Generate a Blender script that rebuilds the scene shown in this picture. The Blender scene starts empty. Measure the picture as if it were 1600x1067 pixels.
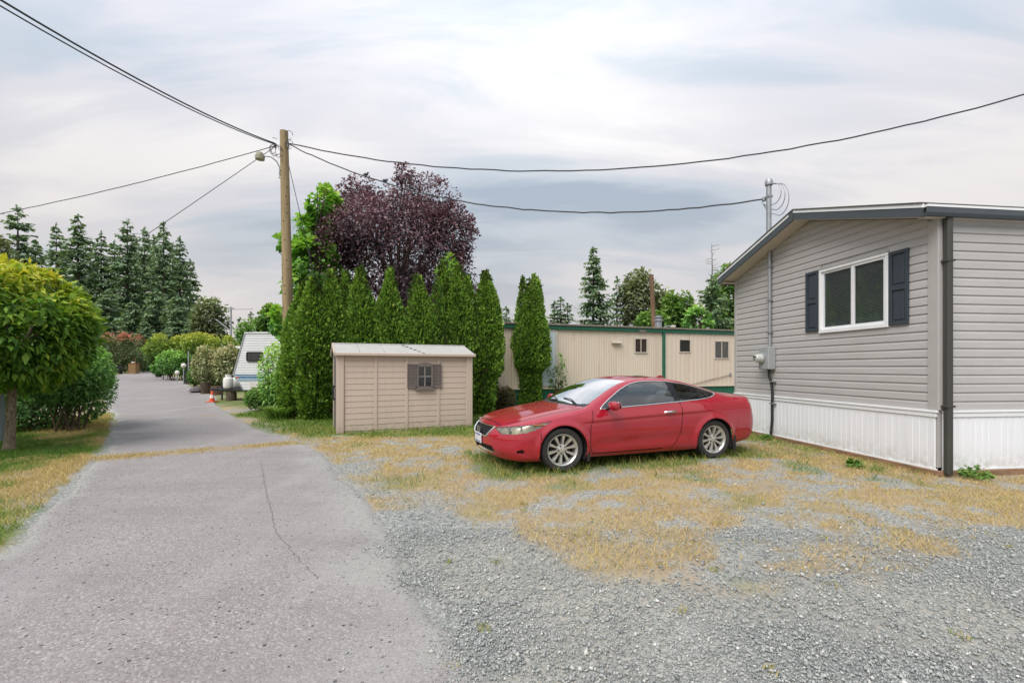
import bpy, math, random
import numpy as np
from mathutils import Vector, Matrix
random.seed(7)
RNG = np.random.default_rng(11)
R = math.radians
SC = bpy.context.scene
COL = SC.collection

# ------------------------------------------------------------------ camera, sky, sun, exposure
CAM_H = 1.47
cam = bpy.data.cameras.new('camera')
cam.sensor_width = 36.0
cam.lens = 16.0
cam.shift_y = 0.0253
cam.clip_start = 0.05
cam.clip_end = 3000
camo = bpy.data.objects.new('camera', cam)
COL.objects.link(camo)
camo.location = (0, 0, CAM_H)
camo.rotation_euler = (R(90), 0, 0)
SC.camera = camo

SUN_AZ, SUN_EL = R(-148), R(52)          # azimuth from +Y towards +X
sun_dir = Vector((math.sin(SUN_AZ) * math.cos(SUN_EL), math.cos(SUN_AZ) * math.cos(SUN_EL), math.sin(SUN_EL)))
sl = bpy.data.lights.new('sun', 'SUN')
sl.energy = 1.5
sl.angle = R(40)
sl.color = (1.0, 0.955, 0.9)
so = bpy.data.objects.new('sun', sl)
COL.objects.link(so)
so.rotation_euler = sun_dir.to_track_quat('Z', 'Y').to_euler()
so.location = (0, 0, 30)

SC.view_settings.view_transform = 'Standard'
SC.view_settings.look = 'None'
SC.view_settings.gamma = 1.0
SC.view_settings.exposure = 1.3
SC.view_settings.use_curve_mapping = False
SC.render.engine = 'CYCLES'
SC.cycles.use_denoising = True
SC.cycles.max_bounces = 6
SC.cycles.transparent_max_bounces = 12

world = bpy.data.worlds.new('World')
SC.world = world
world.use_nodes = True


class NT:
    """small helper around a node tree"""
    def __init__(s, tree):
        s.t = tree; s.t.nodes.clear()
    def n(s, typ, **kw):
        nd = s.t.nodes.new(typ)
        for k, v in kw.items():
            if k == 'ins':
                for a, b in v.items():
                    if isinstance(b, bpy.types.NodeSocket): s.t.links.new(b, nd.inputs[a])
                    else: nd.inputs[a].default_value = b
            else:
                setattr(nd, k, v)
        return nd
    def math(s, op, a, b=None, c=None, clamp=False):
        nd = s.t.nodes.new('ShaderNodeMath'); nd.operation = op; nd.use_clamp = clamp
        for i, v in enumerate((a, b, c)):
            if v is None: continue
            if isinstance(v, bpy.types.NodeSocket): s.t.links.new(v, nd.inputs[i])
            else: nd.inputs[i].default_value = v
        return nd.outputs[0]
    def mix(s, f, a, b, blend='MIX'):
        nd = s.t.nodes.new('ShaderNodeMix'); nd.data_type = 'RGBA'; nd.blend_type = blend
        for i, v in ((0, f), (6, a), (7, b)):
            if isinstance(v, bpy.types.NodeSocket): s.t.links.new(v, nd.inputs[i])
            else: nd.inputs[i].default_value = v if i == 0 else (tuple(v) + (1,))[:4]
        return nd.outputs[2]
    def ramp(s, f, stops, interp='LINEAR'):
        nd = s.t.nodes.new('ShaderNodeValToRGB'); cr = nd.color_ramp; cr.interpolation = interp
        while len(cr.elements) < len(stops): cr.elements.new(0.5)
        for e, (p, c) in zip(cr.elements, stops):
            e.position = p
            e.color = (c, c, c, 1) if isinstance(c, (int, float)) else (tuple(c) + (1,))[:4]
        s.t.links.new(f, nd.inputs[0])
        return nd.outputs[0]
    def noise(s, vec, scale, detail=3, rough=0.55, dist=0.0):
        nd = s.n('ShaderNodeTexNoise', ins={'Scale': scale, 'Detail': detail, 'Roughness': rough, 'Distortion': dist})
        if vec is not None: s.t.links.new(vec, nd.inputs['Vector'])
        return nd.outputs[0]
    def mapping(s, vec, scale=(1, 1, 1), loc=(0, 0, 0), rot=(0, 0, 0)):
        return s.n('ShaderNodeMapping', ins={'Vector': vec, 'Scale': scale, 'Location': loc, 'Rotation': rot}).outputs[0]


def S(r, g, b):
    f = lambda c: (c / 255 / 12.92) if c / 255 <= 0.04045 else ((c / 255 + 0.055) / 1.055) ** 2.4
    return (f(r), f(g), f(b))


def build_world():
    t = NT(world.node_tree)
    tc = t.n('ShaderNodeTexCoord').outputs['Generated']
    sep = t.n('ShaderNodeSeparateXYZ', ins={0: tc})
    z = t.math('MAXIMUM', sep.outputs[2], 0.0)
    den = t.math('ADD', z, 0.22)
    px = t.math('DIVIDE', sep.outputs[0], den)
    py = t.math('DIVIDE', sep.outputs[1], den)
    p = t.n('ShaderNodeCombineXYZ', ins={0: px, 1: py, 2: 0.0}).outputs[0]
    big = t.noise(t.mapping(p, (0.62, 1.0, 1), (5.6, 1.75, 0), (0, 0, R(-24))), 0.85, 3, 0.45, 0.25)
    mid = t.noise(t.mapping(p, (0.6, 1.9, 1), (2.1, 0.3, 0.6), (0, 0, R(-18))), 1.7, 7, 0.55, 0.5)
    v = t.math('ADD', t.math('MULTIPLY', big, 0.66), t.math('MULTIPLY', mid, 0.34))
    cloud = t.ramp(v, [(0.39, (0.205, 0.255, 0.315)), (0.465, (0.295, 0.335, 0.385)), (0.525, (0.395, 0.395, 0.425)), (0.61, (0.51, 0.495, 0.49))], 'EASE')
    nish = t.n('ShaderNodeTexSky', sky_type='NISHITA', sun_disc=False, sun_elevation=SUN_EL, sun_rotation=SUN_AZ, air_density=1.2, dust_density=2.0)
    base = t.mix(0.92, t.mix(1.0, nish.outputs[0], (0.07, 0.07, 0.07), 'MULTIPLY'), cloud)
    # thin bright veil in front of the sun and warm haze along the horizon
    dot = t.n('ShaderNodeVectorMath', operation='DOT_PRODUCT', ins={0: tc, 1: tuple(Vector((math.sin(R(3)) * math.cos(R(37)), math.cos(R(3)) * math.cos(R(37)), math.sin(R(37)))))}).outputs['Value']
    glow = t.math('POWER', t.math('MAXIMUM', dot, 0.0), 22)
    glow = t.math('MULTIPLY', glow, t.ramp(v, [(0.40, 0.0), (0.60, 1.0)]))
    base = t.mix(t.math('MULTIPLY', glow, 0.85, clamp=True), base, (0.56, 0.555, 0.55))
    hz = t.math('POWER', t.math('SUBTRACT', 1.0, z, clamp=True), 4.5)
    base = t.mix(t.math('MULTIPLY', hz, 0.85), base, (0.52, 0.475, 0.445))
    # overcast luminance rises smoothly towards the zenith
    st = t.math('MULTIPLY_ADD', t.math('POWER', z, 2.0), 1.05, 0.63)
    bg = t.n('ShaderNodeBackground', ins={'Color': base, 'Strength': st})
    out = t.n('ShaderNodeOutputWorld', ins={'Surface': bg.outputs[0]})


build_world()

# ------------------------------------------------------------------ builders
FPX, HY = 711.0, 574.0


def tz(x, y):
    """terrain height: flat yard, rising gently beyond 16 m"""
    return np.interp(y, [-1e4, 15, 18, 21, 26, 36, 50, 80, 200, 1e4], [0, 0, .04, .15, .42, .70, .93, 1.25, 1.9, 2.0])


def gp(x, y):
    """ground point seen at photo pixel (flat part of the yard)"""
    Y = CAM_H * FPX / (y - HY)
    return ((x - 800) / FPX * Y, Y)


def pp(x, y, Y):
    return Vector(((x - 800) / FPX * Y, Y, CAM_H + (HY - y) / FPX * Y))


def pchip(x, xs, ys):
    """monotone-ish smooth interpolation"""
    xs = np.asarray(xs, float); ys = np.asarray(ys, float); x = np.asarray(x, float)
    h = np.diff(xs); d = np.diff(ys) / h
    m = np.zeros_like(ys)
    for i in range(1, len(xs) - 1):
        if d[i - 1] * d[i] > 0:
            w1 = 2 * h[i] + h[i - 1]; w2 = h[i] + 2 * h[i - 1]
            m[i] = (w1 + w2) / (w1 / d[i - 1] + w2 / d[i])
    m[0] = d[0]; m[-1] = d[-1]
    k = np.clip(np.searchsorted(xs, x) - 1, 0, len(h) - 1)
    t = np.clip((x - xs[k]) / h[k], 0, 1)
    return ((1 + 2 * t) * (1 - t) ** 2 * ys[k] + t * (1 - t) ** 2 * h[k] * m[k] + t * t * (3 - 2 * t) * ys[k + 1] + t * t * (t - 1) * h[k] * m[k + 1])


def link(name, me, mat, parent=None, smooth=False):
    o = bpy.data.objects.new(name, me)
    COL.objects.link(o)
    if mat is not None: me.materials.append(mat)
    if parent is not None: o.parent = parent
    if smooth and len(me.polygons): me.polygons.foreach_set('use_smooth', np.ones(len(me.polygons), bool))
    return o


def tag(o, label=None, cat=None, group=None, kind=None):
    if label: o['label'] = label
    if cat: o['category'] = cat
    if group: o['group'] = group
    if kind: o['kind'] = kind
    return o


def thing(name, label, cat, loc=(0, 0, 0), rz=0.0, group=None):
    o = bpy.data.objects.new(name, None)
    o.empty_display_size = 0.2
    COL.objects.link(o)
    o.location = loc
    o.rotation_euler = (0, 0, rz)
    return tag(o, label, cat, group)


def npmesh(name, v, f, attr=None):
    """mesh from arrays; f is (n,3) or (n,4); attr: dict of per-vertex floats"""
    v = np.ascontiguousarray(v, dtype=np.float32); f = np.ascontiguousarray(f, dtype=np.int32)
    me = bpy.data.meshes.new(name)
    n, k = f.shape
    me.vertices.add(len(v)); me.vertices.foreach_set('co', v.ravel())
    me.loops.add(n * k); me.loops.foreach_set('vertex_index', f.ravel())
    me.polygons.add(n)
    me.polygons.foreach_set('loop_start', np.arange(0, n * k, k, dtype=np.int32))
    me.update(calc_edges=True)
    for a, d in (attr or {}).items():
        at = me.attributes.new(a, 'FLOAT', 'POINT')
        at.data.foreach_set('value', np.ascontiguousarray(d, dtype=np.float32))
    return me


class MB:
    def __init__(s): s.v = []; s.f = []
    def add(s, vs, fs):
        o = len(s.v); s.v += [tuple(p) for p in vs]; s.f += [tuple(i + o for i in q) for q in fs]; return s
    def box(s, x0, x1, y0, y1, z0, z1, b=0.0):
        if b <= 0:
            vs = [(x, y, z) for x in (x0, x1) for y in (y0, y1) for z in (z0, z1)]
            return s.add(vs, [(0, 1, 3, 2), (4, 6, 7, 5), (0, 4, 5, 1), (2, 3, 7, 6), (0, 2, 6, 4), (1, 5, 7, 3)])
        # chamfered box: each face inset
        X, Y, Z = (x0, x1), (y0, y1), (z0, z1)
        vs = []; idx = {}
        for i in (0, 1):
            for j in (0, 1):
                for k in (0, 1):
                    sx, sy, sz = (1 - 2 * i) * b, (1 - 2 * j) * b, (1 - 2 * k) * b
                    for a, d in enumerate(((0, sy, sz), (sx, 0, sz), (sx, sy, 0))):
                        idx[i, j, k, a] = len(vs); vs.append((X[i] + d[0], Y[j] + d[1], Z[k] + d[2]))
        I = lambda *a: idx[a]
        fs = []
        for i in (0, 1):
            q = [I(i, 0, 0, 0), I(i, 1, 0, 0), I(i, 1, 1, 0), I(i, 0, 1, 0)]; fs.append(q if i else q[::-1])
            q = [I(0, i, 0, 1), I(0, i, 1, 1), I(1, i, 1, 1), I(1, i, 0, 1)]; fs.append(q if i else q[::-1])
            q = [I(0, 0, i, 2), I(1, 0, i, 2), I(1, 1, i, 2), I(0, 1, i, 2)]; fs.append(q if i else q[::-1])
            for j in (0, 1):
                fs.append([I(i, j, 0, 0), I(i, j, 0, 1), I(i, j, 1, 1), I(i, j, 1, 0)])
                fs.append([I(i, 0, j, 0), I(i, 1, j, 0), I(i, 1, j, 2), I(i, 0, j, 2)])
                fs.append([I(0, i, j, 1), I(1, i, j, 1), I(1, i, j, 2), I(0, i, j, 2)])
                for k in (0, 1): fs.append([I(i, j, k, 0), I(i, j, k, 1), I(i, j, k, 2)])
        return s.add(vs, fs)
    def prism(s, poly, axis, a, b):
        """extrude a 2-D polygon along axis ('x': poly is (y,z); 'y': (x,z); 'z': (x,y))"""
        def P(p, h): return {'x': (h, p[0], p[1]), 'y': (p[0], h, p[1]), 'z': (p[0], p[1], h)}[axis]
        n = len(poly)
        vs = [P(p, a) for p in poly] + [P(p, b) for p in poly]
        fs = [tuple(range(n))[::-1], tuple(range(n, 2 * n))] + [(i, (i + 1) % n, n + (i + 1) % n, n + i) for i in range(n)]
        return s.add(vs, fs)
    def tube(s, path, r, n=8, cap=True):
        path = [Vector(p) for p in path]
        rs = r if hasattr(r, '__len__') else [r] * len(path)
        vs = []; up = None
        for i, p in enumerate(path):
            d = (path[min(i + 1, len(path) - 1)] - path[max(i - 1, 0)]).normalized()
            if up is None:
                a = Vector((0, 0, 1)) if abs(d.z) < .9 else Vector((1, 0, 0))
                up = (a - d * a.dot(d)).normalized()
            else:
                up = (up - d * up.dot(d)).normalized()
            sd = d.cross(up)
            for k in range(n):
                t = 2 * math.pi * k / n
                vs.append(p + (up * math.cos(t) + sd * math.sin(t)) * rs[i])
        fs = []
        for i in range(len(path) - 1):
            for k in range(n):
                fs.append((i * n + k, i * n + (k + 1) % n, (i + 1) * n + (k + 1) % n, (i + 1) * n + k))
        if cap: fs += [tuple(range(n))[::-1], tuple(range((len(path) - 1) * n, len(path) * n))]
        return s.add(vs, fs)
    def lathe(s, prof, n=24, axis='z', c=(0, 0, 0), cap=True):
        """prof: (radius, height) pairs"""
        vs = []
        for r, h in prof:
            for k in range(n):
                t = 2 * math.pi * k / n; a, b = r * math.cos(t), r * math.sin(t)
                q = {'z': (a, b, h), 'y': (a, h, b), 'x': (h, a, b)}[axis]
                vs.append((q[0] + c[0], q[1] + c[1], q[2] + c[2]))
        fs = [(i * n + k, i * n + (k + 1) % n, (i + 1) * n + (k + 1) % n, (i + 1) * n + k) for i in range(len(prof) - 1) for k in range(n)]
        if cap and prof[0][0] > 1e-4: fs.append(tuple(range(n))[::-1])
        if cap and prof[-1][0] > 1e-4: fs.append(tuple(range((len(prof) - 1) * n, len(prof) * n)))
        return s.add(vs, fs)
    def build(s, name, mat, parent=None, smooth=False, bevel=0.0):
        me = bpy.data.meshes.new(name)
        me.from_pydata(s.v, [], s.f); me.validate(); me.update()
        o = link(name, me, mat, parent, smooth)
        if bevel:
            m = o.modifiers.new('bevel', 'BEVEL'); m.width = bevel; m.segments = 2; m.limit_method = 'ANGLE'
        if smooth:
            try:
                me.set_sharp_from_angle(angle=R(38))
            except Exception: pass
        return o


# ------------------------------------------------------------------ materials
MATS = {}


def mat(name, col, rough=0.7, metal=0.0, var=0.12, vscale=3.0, bump=0.0, bscale=60.0, spec=0.4, col2=None, stretch=(1, 1, 1), dirt=None, dirt_amt=0.0, coat=0.0):
    """procedural painted / weathered surface"""
    if name in MATS: return MATS[name]
    m = bpy.data.materials.new(name); m.use_nodes = True; MATS[name] = m
    t = NT(m.node_tree)
    oc = t.mapping(t.n('ShaderNodeTexCoord').outputs['Object'], stretch)
    col2 = col2 or tuple(max(0, c * (1 - var * 1.6)) for c in col)
    f = t.ramp(t.noise(oc, vscale, 6, 0.62), [(0.32, 0.0), (0.68, 1.0)])
    c = t.mix(f, col, col2)
    if dirt:
        d = t.ramp(t.noise(t.mapping(oc, (1, 1, 0.25)), vscale * 2.2, 6, 0.7), [(0.52, 0.0), (0.74, dirt_amt)])
        c = t.mix(d, c, dirt)
    b = t.n('ShaderNodeBsdfPrincipled', ins={'Base Color': c, 'Roughness': rough, 'Metallic': metal, 'Specular IOR Level': spec, 'Coat Weight': coat})
    rr = t.math('MULTIPLY_ADD', t.noise(oc, vscale * 3, 4), 0.25, rough - 0.125, clamp=True)
    t.t.links.new(rr, b.inputs['Roughness'])
    if bump:
        bn = t.n('ShaderNodeBump', ins={'Height': t.noise(oc, bscale, 4), 'Strength': bump, 'Distance': 0.02})
        t.t.links.new(bn.outputs[0], b.inputs['Normal'])
    t.n('ShaderNodeOutputMaterial', ins={'Surface': b.outputs[0]})
    return m


def leafmat(name, stops, trans=0.3, rough=0.55, tcol=None):
    """foliage: colour by each leaf's own tint attribute"""
    if name in MATS: return MATS[name]
    m = bpy.data.materials.new(name); m.use_nodes = True; MATS[name] = m
    t = NT(m.node_tree)
    a = t.n('ShaderNodeAttribute', attribute_name='tint').outputs['Fac']
    c = t.ramp(a, stops)
    b = t.n('ShaderNodeBsdfPrincipled', ins={'Base Color': c, 'Roughness': rough, 'Specular IOR Level': 0.3})
    tr = t.n('ShaderNodeBsdfTranslucent', ins={'Color': t.mix(1.0, c, tcol or (1.15, 1.25, 0.6), 'MULTIPLY')})
    mx = t.n('ShaderNodeMixShader', ins={0: trans, 1: b.outputs[0], 2: tr.outputs[0]})
    t.n('ShaderNodeOutputMaterial', ins={'Surface': mx.outputs[0]})
    return m


def glassmat(name, tint=(0.3, 0.34, 0.35), gloss=1.0, rough=0.02, ior=1.5):
    """thin tinted pane: clear by transmission, mirror-like by Fresnel"""
    if name in MATS: return MATS[name]
    m = bpy.data.materials.new(name); m.use_nodes = True; MATS[name] = m
    t = NT(m.node_tree)
    fc = t.n('ShaderNodeLayerWeight', ins={'Blend': 0.5}).outputs['Facing']
    fr = t.math('MULTIPLY_ADD', t.math('POWER', fc, 3.6), gloss * .9, 0.045 + .05 * gloss, clamp=True)
    tp = t.n('ShaderNodeBsdfTransparent', ins={'Color': tuple(tint) + (1,)})
    gl = t.n('ShaderNodeBsdfGlossy', ins={'Color': (0.95, 0.97, 0.98, 1), 'Roughness': rough})
    mx = t.n('ShaderNodeMixShader', ins={0: fr, 1: tp.outputs[0], 2: gl.outputs[0]})
    t.n('ShaderNodeOutputMaterial', ins={'Surface': mx.outputs[0]})
    return m


M_DARK = mat('dark_void', (0.012, 0.012, 0.013), 0.8)
M_BLACKPL = mat('black_plastic', (0.02, 0.02, 0.022), 0.5)
M_GALV = mat('galvanised_steel', (0.36, 0.38, 0.40), 0.5, 0.6, 0.15, 8)
M_WIRE = mat('wire_black', (0.035, 0.037, 0.042), 0.6)
M_WHITE = mat('white_vinyl', (0.74, 0.75, 0.76), 0.5, var=0.04)
M_CHROME = mat('chrome', (0.75, 0.75, 0.76), 0.18, 1.0, 0.03)
exec_parts = []


# ------------------------------------------------------------------ ground, road, gravel
def vnoise(x, y, sc, seed):
    """value noise 0..1 (numpy)"""
    g = np.random.default_rng(seed).random((64, 64))
    u, v = x * sc + 1000.3, y * sc + 1000.7
    i, j = np.floor(u).astype(int), np.floor(v).astype(int)
    fu, fv = u - i, v - j
    fu = fu * fu * (3 - 2 * fu); fv = fv * fv * (3 - 2 * fv)
    G = lambda a, b: g[a % 64, b % 64]
    return (G(i, j) * (1 - fu) + G(i + 1, j) * fu) * (1 - fv) + (G(i, j + 1) * (1 - fu) + G(i + 1, j + 1) * fu) * fv


def fbm(x, y, sc, seed, oct=4):
    s = 0; a = .5; tot = 0
    for k in range(oct):
        s = s + a * vnoise(x, y, sc * 2 ** k, seed + k); tot += a; a *= .55
    return s / tot


def sdist(x, y, poly):
    """signed distance to polygon, positive inside"""
    P = np.array(poly); d = np.full(x.shape, 1e9); ins = np.zeros(x.shape, bool)
    for a, b in zip(P, np.roll(P, -1, 0)):
        e = b - a; L = e @ e + 1e-12
        t = np.clip(((x - a[0]) * e[0] + (y - a[1]) * e[1]) / L, 0, 1)
        d = np.minimum(d, np.hypot(x - a[0] - t * e[0], y - a[1] - t * e[1]))
        c = ((a[1] > y) != (b[1] > y))
        with np.errstate(divide='ignore', invalid='ignore'):
            ins ^= c & (x < (b[0] - a[0]) * (y - a[1]) / (b[1] - a[1] + 1e-12) + a[0])
    return np.where(ins, d, -d)


def sstep(x, a, b):
    t = np.clip((x - a) / (b - a), 0, 1); return t * t * (3 - 2 * t)


# road edges, near to far (metres)
ROAD_L = [(-5.2, -14), (-4.7, -4), (-4.55, 1.0)] + [gp(*p) for p in ((0, 862), (62, 800), (108, 757), (140, 722), (162, 700), (174, 672), (178, 655), (170, 640))] + [(-16.6, 18.5), (-23.3, 26), (-31.9, 36), (-39.5, 47), (-45, 55)]
ROAD_R = [(0.6, -14), (0.35, -4), (0.0, 1.0)] + [gp(*p) for p in ((752, 1067), (712, 1000), (668, 930), (628, 860), (585, 795), (545, 748), (510, 712), (482, 694), (440, 682), (400, 667), (365, 648), (339, 633))] + [(-13.1, 20.2), (-18.3, 26), (-24.9, 34), (-31, 41), (-36.6, 47), (-42, 55)]
ROAD_POLY = ROAD_L + ROAD_R[::-1]
dry_px = [(470, 694), (560, 676), (742, 668), (870, 690), (1100, 722), (1180, 690), (1300, 700), (1465, 742), (1640, 745), (1700, 800), (1600, 803), (1480, 800), (1360, 788), (1300, 812), (1180, 795), (1060, 798), (960, 790), (880, 808), (800, 800), (740, 770), (640, 752), (560, 726), (500, 708)]
DRY = [gp(*p) for p in dry_px]
PATCH = [(930, 800, 1.0), (845, 815, .5), (1100, 862, .6), (1180, 858, .5), (1255, 856, .45), (1330, 815, .7), (1540, 790, .7), (590, 788, .3), (700, 745, .7), (1420, 800, .5)]
FINES = [(780, 865, .35), (870, 885, .5), (930, 915, .55), (820, 905, .4), (960, 870, .3), (1390, 938, .5), (1480, 950, .5), (1300, 938, .35), (1040, 930, .35), (950, 1010, .3), (1150, 932, .3), (880, 1060, .25)]
CAR_C, CAR_A = (1.69, 7.76), R(200.5)


def car_local(x, y):
    c, s = math.cos(-CAR_A), math.sin(-CAR_A)
    return (x - CAR_C[0]) * c - (y - CAR_C[1]) * s, (x - CAR_C[0]) * s + (y - CAR_C[1]) * c


def masks(x, y):
    n1 = fbm(x, y, 1.4, 3); n2 = fbm(x, y, 4.5, 9, 3); n3 = fbm(x, y, .45, 21)
    lawn_side = x < np.interp(y, [p[1] for p in ROAD_L], [p[0] for p in ROAD_L])
    d = sdist(x, y, DRY)
    dry = sstep(d + (n1 - .5) * 1.3, -.75, .45)
    for a, b, r in PATCH:
        q = gp(a, b); rr = np.hypot((x - q[0]) / 1.6, y - q[1])
        dry = np.maximum(dry, .9 * sstep(r + (n1 - .5) * .9 - rr, -.1, .25))
    back = sstep(y + (n1 - .5) * 1.2 - np.where(x < 1.2, 9.6, 9.2), -.3, .5)      # grass plot behind shed and car
    right = sstep(x - (5.9 - .1186 * (y - 6.22)) - .2, 0, .3) * (y > 6.2)
    back = back * (1 - right) * (~lawn_side)
    dry = np.maximum(dry, back)
    # green grass
    xl, yl = car_local(x, y)
    dc = np.hypot(np.maximum(np.abs(xl) - 2.15, 0), np.maximum(np.abs(yl) - .85, 0))
    dcar = sstep(.42 + (n1 - .5) * .7 - dc, 0, .3)
    g = dcar * .9
    g = np.maximum(g, sstep(back * (n3 * 1.5 - .1), .3, .75))
    strip = sdist(x, y, [gp(*p) for p in ((355, 630), (400, 640), (450, 648), (530, 655), (528, 684), (470, 684), (420, 664), (380, 648))])
    g = np.maximum(g, sstep(strip + (n1 - .5) * .8, -.1, .35))
    # weeds along the foot of the right-hand home
    hu = (x - 5.82) * -.1186 + (y - 6.22) * .993; hv = -((x - 5.82) * .993 + (y - 6.22) * .1186)
    weeds = sstep(hv, -.05, .05) * sstep(1.0 - hv + (n1 - .5), 0, .5) * sstep(hu, -.4, .2) * sstep(5.2 - hu, 0, .5)
    g = np.maximum(g, weeds * sstep(n2, .44, .62) * .85)
    g = np.maximum(g, dry * sstep(fbm(x, y, 1.1, 47), .62, .74) * .55)
    n4 = fbm(x, y, .8, 33)
    lawn = lawn_side.astype(float)
    edge = np.interp(y, [p[1] for p in ROAD_L], [p[0] for p in ROAD_L]) - x
    gl = lawn * sstep(n4 * 1.3 + np.clip(edge, 0, 3) * .20 - .55, 0, .38)
    gl = np.where(y > 10.5, gl * .35, gl)
    g = np.maximum(g, gl)
    dry = np.maximum(dry, lawn * sstep(edge + (n1 - .5) * .5, .0, .25))
    fines = 0 * x
    for a, b, r in FINES:
        q = gp(a, b); rr = np.hypot((x - q[0]) / 1.7, y - q[1])
        fines = np.maximum(fines, sstep(r + (n2 - .5) * .5 - rr, -.15, .25))
    fines = np.maximum(fines, sstep(n1, .64, .8) * .45)
    rd = x - np.interp(y, [p[1] for p in ROAD_R], [p[0] for p in ROAD_R])
    fines = np.maximum(fines, sstep(.35 + (n1 - .5) * 1.4 - rd, 0, .5) * (rd > -.5) * (y < 7.5) * .2)
    thin = sstep(n2 + (n1 - .5) * .8, .26, .58)      # how dense the straw grows
    far = sstep(y, 14, 18) * .9
    dry = np.maximum(dry, far)
    weedsoil = weeds
    return dict(dry=dry, green=np.clip(g, 0, 1), fines=fines, thin=thin, soil=weedsoil)


def ground_mat():
    m = bpy.data.materials.new('yard_ground'); m.use_nodes = True
    t = NT(m.node_tree)
    pos = t.n('ShaderNodeNewGeometry').outputs['Position']
    A = lambda n: t.n('ShaderNodeAttribute', attribute_name=n).outputs['Fac']
    vor = t.n('ShaderNodeTexVoronoi', ins={'Vector': pos, 'Scale': 62.0, 'Randomness': 1.0})
    vor2 = t.n('ShaderNodeTexVoronoi', ins={'Vector': pos, 'Scale': 62.0}, feature='DISTANCE_TO_EDGE')
    stone = t.ramp(t.n('ShaderNodeSeparateColor', ins={0: vor.outputs['Color']}).outputs[0], [(0.0, S(112, 114, 112)), (.35, S(138, 140, 137)), (.7, S(155, 156, 152)), (1.0, S(182, 181, 175))])
    edge = t.ramp(vor2.outputs['Distance'], [(0.0, 0.66), (0.16, 1.0)])
    gravel = t.mix(1.0, stone, edge, 'MULTIPLY')
    gravel = t.mix(t.ramp(t.noise(pos, 1.1, 4), [(.4, 0.0), (.65, .3)]), gravel, S(158, 154, 145))
    fin = t.mix(t.noise(pos, 90, 3), S(168, 163, 152), S(152, 147, 137))
    c = t.mix(t.math('MULTIPLY', A('fines'), t.ramp(t.noise(pos, 26, 4, .7), [(.35, .25), (.6, .95)])), gravel, fin)
    soil = t.mix(t.noise(pos, 40, 5, .7), S(92, 82, 66), S(124, 110, 90))
    c = t.mix(t.math('MULTIPLY', A('soil'), t.ramp(t.noise(pos, 9, 5, .7), [(.4, .1), (.6, .8)])), c, soil)
    st = t.noise(pos, 130, 4, .8)
    straw = t.ramp(st, [(.25, S(122, 108, 80)), (.5, S(160, 140, 104)), (.75, S(192, 168, 122))])
    straw = t.mix(t.ramp(t.noise(pos, 2.2, 4), [(.42, 0.0), (.62, .55)]), straw, S(152, 126, 100))
    dm = t.math('MULTIPLY', A('dry'), t.ramp(t.math('MULTIPLY_ADD', t.noise(pos, 22, 6, .8), .75, t.math('MULTIPLY', A('thin'), .45)), [(.42, .05), (.78, .85)]))
    c = t.mix(dm, c, straw)
    grn = t.ramp(t.noise(pos, 120, 4, .8), [(.25, S(56, 76, 32)), (.55, S(94, 114, 50)), (.8, S(134, 136, 76))])
    c = t.mix(t.math('MULTIPLY', A('green'), .9), c, grn)
    b = t.n('ShaderNodeBsdfPrincipled', ins={'Base Color': c, 'Roughness': .92, 'Specular IOR Level': .15})
    hgt = t.math('ADD', t.math('MULTIPLY', vor2.outputs['Distance'], 1.2), t.math('MULTIPLY', t.noise(pos, 70, 4, .7), .8))
    bn = t.n('ShaderNodeBump', ins={'Height': hgt, 'Strength': .55, 'Distance': .012})
    t.t.links.new(bn.outputs[0], b.inputs['Normal'])
    t.n('ShaderNodeOutputMaterial', ins={'Surface': b.outputs[0]})
    return m


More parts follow.
